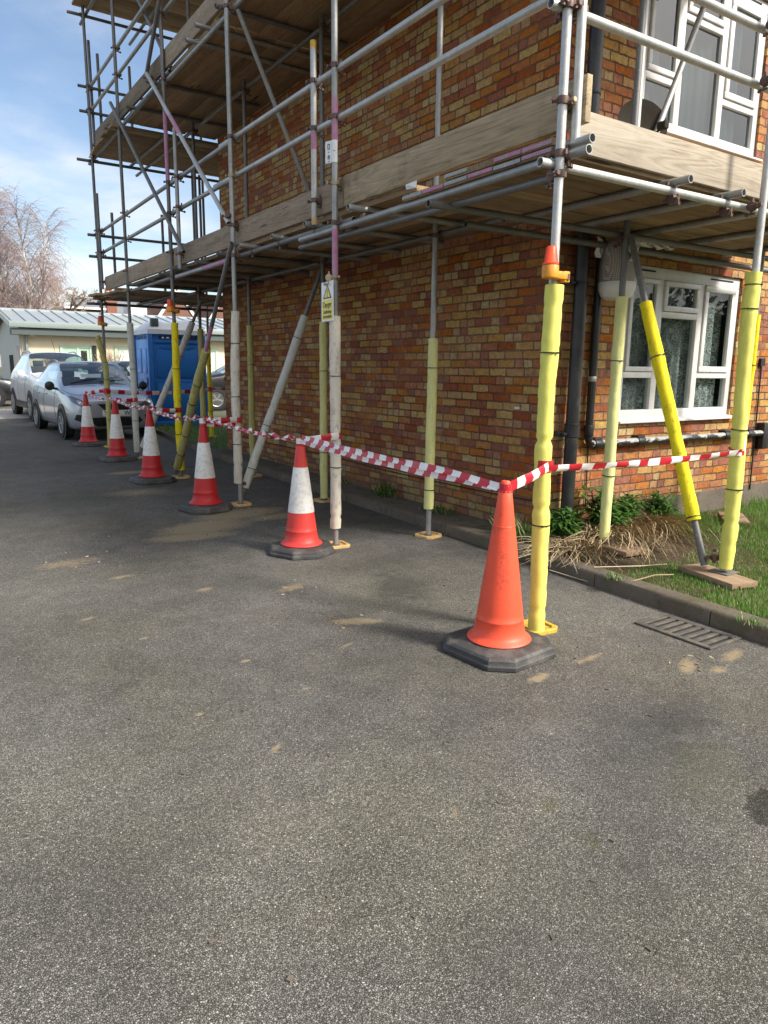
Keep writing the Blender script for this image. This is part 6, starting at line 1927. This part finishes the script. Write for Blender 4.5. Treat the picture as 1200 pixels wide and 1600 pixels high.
# --------------------------------------------------------------------- trees
def tree(label, x, y, h, seed, bark, twig, spread=.34, droop=.0, lean=(0, 0), twn=3, levels=4, r0=.16, name='bare_tree', first=.22, trunks=1, tr=.011):
    rr = random.Random(seed)
    o = thing(name, label, 'tree', (x, y, gz(y)), 'bare trees on the skyline')
    tk, tw = MB(), MB()
    z0 = gz(y)

    def grow(p, d, L, r, lev):
        n = 5
        pts_, rs = [p], [r]
        q = p.copy(); dd = d.copy()
        for i in range(n):
            dd = (dd + V(rr.gauss(0, .10), rr.gauss(0, .10), rr.gauss(.02, .06) - (droop * .22 if lev >= 3 else 0))).normalized()
            q = q + dd * L / n
            pts_.append(q.copy()); rs.append(max(tr, r * (1 - .55 * (i + 1) / n)))
        (tk if lev <= 1 else tw).path(pts_, rs, 7 if lev <= 1 else 3, cap=False)
        if lev >= levels: return
        kids = [7, 6, 5, 4][min(lev, 3)] + (1 if lev == 0 else 0)
        for k in range(kids):
            f_ = rr.uniform(first if lev == 0 else .25, 1.0)
            i = min(n - 1, int(f_ * n)); g2 = f_ * n - i
            b = pts_[i].lerp(pts_[i + 1], min(1, g2))
            a = rr.uniform(0, 2 * PI)
            side = V(math.cos(a), math.sin(a), 0)
            tang = (pts_[i + 1] - pts_[i]).normalized()
            nd_ = (tang * rr.uniform(.6, 1.1) + side * rr.uniform(.45, .9) * (1 + spread) + V(0, 0, .12)).normalized()
            grow(b, nd_, L * rr.uniform(.38, .60) * (1.1 - .35 * f_ if lev == 0 else 1), max(tr, r * .45), lev + 1)
        if droop and lev >= 2:
            for k in range(twn):
                b = pts_[rr.randint(2, n)].copy()
                dd2 = V(rr.gauss(0, .25), rr.gauss(0, .25), -.1)
                ps = [b]
                ln = rr.uniform(.5, 1.5) * h / 11
                for j in range(4):
                    dd2 = (dd2 + V(rr.gauss(0, .10), rr.gauss(0, .10), -.45)).normalized()
                    b = b + dd2 * ln / 4; ps.append(b.copy())
                tw.path(ps, [tr * .8, tr * .75, tr * .65, tr * .55, tr * .4], 3, cap=False)
    for k in range(trunks):
        a = rr.uniform(0, 6.28)
        d = V(lean[0] + (rr.gauss(0, .12) if trunks > 1 else 0), lean[1], 1).normalized()
        grow(V(x + .2 * k, y, z0), d, h * (.78 if k == 0 else .6), r0 * (1 if k == 0 else .8), 0)
    tk.build('trunk', bark, o); tw.build('crown', twig, o, angle=180)
    return o




def birch(label, x, y, h, seed, stems, lean):
    rr = random.Random(seed)
    o = thing('birch_tree', label, 'tree', (x, y, gz(y)), 'bare trees on the skyline')
    tk, tw = MB(), MB()

    def limb(p, d, L_, r0, r1, n, curl, m, sides):
        pts_, rs = [p.copy()], [r0]
        q, dd = p.copy(), d.copy()
        for i in range(n):
            dd = (dd + V(rr.gauss(0, .07), rr.gauss(0, .07), curl(i / n) + rr.gauss(0, .04))).normalized()
            q = q + dd * L_ / n
            pts_.append(q.copy()); rs.append(r0 + (r1 - r0) * (i + 1) / n)
        m.path(pts_, rs, sides, cap=False)
        return pts_
    for k in range(stems):
        hh = h * (1 if k == 0 else rr.uniform(.80, .98))
        ln = V(lean + rr.gauss(0, .05) + (.13 * (k - stems * .5 + .5) if k else 0), rr.gauss(0, .06), 1).normalized()
        st_ = limb(V(x + .16 * (k - 1), y + .1 * k, gz(y)), ln, hh, .13, .014, 14, lambda f_: .005, tk, 7)
        nb = 54
        for b in range(nb):
            t_ = .24 + .74 * (b + rr.random()) / nb
            i = min(13, int(t_ * 14)); p = st_[i].lerp(st_[i + 1], t_ * 14 - i)
            a = rr.uniform(0, 2 * PI); e = math.radians(rr.uniform(46, 72))
            d = V(math.cos(a) * math.cos(e), math.sin(a) * math.cos(e), math.sin(e))
            L_ = (1.15 + 2.5 * (1 - t_) ** .7) * rr.uniform(.55, 1.1)
            dr = .16 * (1 - t_) + .015
            br_ = limb(p, d, L_, .012 + .035 * (1 - t_), .007, 7, lambda f_: -dr * (.3 + 2.0 * f_), tk if b % 3 == 0 else tw, 4)
            for w_ in range(18):
                q = br_[rr.randint(1, 7)]
                a2 = a + rr.gauss(0, .9)
                up = rr.uniform(-.2, .9) if t_ > .55 else rr.uniform(-.6, .5)
                dv = V(math.cos(a2), math.sin(a2), up).normalized()
                dn = .22 if t_ > .75 else .60
                tp = limb(q, dv, rr.uniform(.45, 1.25) * (1.2 - .35 * t_), .0072, .0038, 4, lambda f_: -dn * (.4 + f_), tw, 3)
                if t_ < .8:
                    limb(tp[rr.randint(1, 3)], (dv + V(rr.gauss(0, .6), rr.gauss(0, .6), -.3)).normalized(), rr.uniform(.3, .9), .0065, .004, 3, lambda f_: -.4, tw, 3)
    tk.build('trunk', M['bark'], o); tw.build('crown', M['twig'], o, angle=180)


birch('tall weeping birch with pale forked trunk and hanging purple twigs at the left edge', 5.3, 45, 11.9, 4, 5, .02)
birch('second birch half out of frame at the left edge', 2.9, 46, 11.2, 8, 4, .04)
tree('wide bare tree behind the metal roof right of the birch', 8.6, 52, 6.8, 15, M['bark_dark'], M['twig_tan'], .6, 0, (0, 0), 0, 4, .12, first=.15, tr=.014)
tree('small round bare tree behind the brick block', 11.9, 66, 7.9, 21, M['bark_dark'], M['twig_tan'], .4, 0, (0, 0), 0, 4, .12, first=.25, tr=.016)
tree('small bare tree farther left behind the metal roof', 6.9, 55, 7.2, 33, M['bark_dark'], M['twig'], .5, 0, (0, 0), 0, 4, .12, first=.2, tr=.014)


def bush(label, x, y, r, h, seed):
    rr = random.Random(seed); m = MB()
    for k in range(150):
        a = rr.uniform(0, 6.28); d = r * rr.random()
        tip = V(x + d * math.cos(a), y + d * math.sin(a) * .6, gz(y) + h * rr.uniform(.5, 1))
        b0 = V(x + rr.gauss(0, .1), y, gz(y))
        mid_ = b0.lerp(tip, .55) + V(0, 0, .1)
        m.path([b0, mid_, tip], [.012, .009, .006], 3, cap=False)
        for j in range(4):
            q = mid_.lerp(tip, rr.random()); m.path([q, q + V(rr.gauss(0, .15), rr.gauss(0, .1), rr.uniform(-.05, .2))], [.007, .005], 3, cap=False)
    o = m.build('bare_shrub', M['twig_tan'], angle=180)
    return tag(o, label, 'shrub', 'bare shrubs before the cream wall')


bush('bare twiggy shrub between the mint door and the blind window', 6.75, 29.2, .65, 1.95, 1)
bush('low bare shrub behind the white tall car', 4.75, 29.3, .5, 1.75, 2)

# -------------------------------------------------------------- sky and light
SUN_EL = math.radians(40)
sd = V(.50, -.866, 0).normalized()
sun_dir = V(sd.x * math.cos(SUN_EL), sd.y * math.cos(SUN_EL), math.sin(SUN_EL))
w = bpy.data.worlds.new('World'); SC.world = w; w.use_nodes = True
t = w.node_tree; t.nodes.clear()
sky = nd(t, 'ShaderNodeTexSky', sky_type='NISHITA')
sky.sun_disc = False; sky.sun_elevation = SUN_EL; sky.sun_rotation = math.atan2(sd.x, sd.y) % (2 * PI)
sky.altitude = 50; sky.air_density = 1.0; sky.dust_density = 1.0; sky.ozone_density = 1.2
gen = nd(t, 'ShaderNodeTexCoord').outputs['Generated']
sp = nd(t, 'ShaderNodeSeparateXYZ', {0: gen})
den = ma(t, 'ADD', ma(t, 'MAXIMUM', sp.outputs[2], 0.0), 0.16)
cp = nd(t, 'ShaderNodeCombineXYZ', {0: ma(t, 'DIVIDE', sp.outputs[0], den), 1: ma(t, 'DIVIDE', sp.outputs[1], den), 2: 0.35})
n1 = noi(t, vadd(t, cp.outputs[0], (3.3, 1.2, 0)), 0.85, 7, 0.58)
behind = mrange(t, ma(t, 'ADD', ma(t, 'MULTIPLY', sp.outputs[1], -1.0), ma(t, 'MULTIPLY', sp.outputs[0], 0.5)), -0.35, 0.8)
mask = mrange(t, ma(t, 'ADD', n1, ma(t, 'MULTIPLY', behind, 0.24)), 0.40, 0.70)
shade = noi(t, vadd(t, cp.outputs[0], (1.7, 4.1, 2)), 1.6, 5, 0.6)
cloud = ramp(t, shade, [(0.3, (4.6, 4.8, 5.25)), (0.7, (6.6, 6.65, 6.8))])
col = mix(t, ma(t, 'MULTIPLY', mask, 0.85), sky.outputs[0], cloud)
sdot = nd(t, 'ShaderNodeVectorMath', {0: gen, 1: tuple(sun_dir)}, operation='DOT_PRODUCT').outputs['Value']
halo = ma(t, 'MULTIPLY', ma(t, 'POWER', ma(t, 'MAXIMUM', sdot, 0.0), 7.0), ma(t, 'MULTIPLY_ADD', n1, 1.0, 0.4))
col = mix(t, 1.0, col, mix(t, halo, (0, 0, 0), (19, 17.5, 15)), 'ADD')
bg_ = nd(t, 'ShaderNodeBackground', {0: col, 1: 0.082})
out = nd(t, 'ShaderNodeOutputWorld'); t.links.new(bg_.outputs[0], out.inputs[0])
L = bpy.data.lights.new('Sun', 'SUN'); L.energy = 2.7; L.angle = math.radians(10); L.color = (1.0, .93, .83)
lo_ = bpy.data.objects.new('Sun', L); COL.objects.link(lo_); lo_.rotation_euler = (-sun_dir).to_track_quat('-Z', 'Y').to_euler(); lo_.location = (8, -14, 14)

# -------------------------------------------------------------------- camera
f_, pitch, roll, yaw = 1113.69318, 0.197394596, 0.0114461547, 0.590166316
cy, sy, cp_, sp_ = math.cos(yaw), math.sin(yaw), math.cos(pitch), math.sin(pitch)
F = V(sy * cp_, cy * cp_, -sp_); Rt = V(cy, -sy, 0); U = Rt.cross(F)
r_, u_ = Rt * math.cos(roll) + U * math.sin(roll), -Rt * math.sin(roll) + U * math.cos(roll)
cam = bpy.data.cameras.new('Camera'); co = bpy.data.objects.new('Camera', cam); COL.objects.link(co)
co.matrix_world = Matrix(((r_.x, u_.x, -F.x, 0), (r_.y, u_.y, -F.y, 0), (r_.z, u_.z, -F.z, 1.5), (0, 0, 0, 1)))
cam.sensor_fit = 'HORIZONTAL'; cam.sensor_width = 36; cam.lens = 36 * f_ / 1200
cam.clip_start = .05; cam.clip_end = 1500
SC.camera = co
SC.view_settings.view_transform = 'Standard'; SC.view_settings.look = 'None'; SC.view_settings.gamma = 1.0
SC.view_settings.use_curve_mapping = False
SC.view_settings.exposure = 1.18
SC.cycles.max_bounces = 8; SC.cycles.transparent_max_bounces = 16
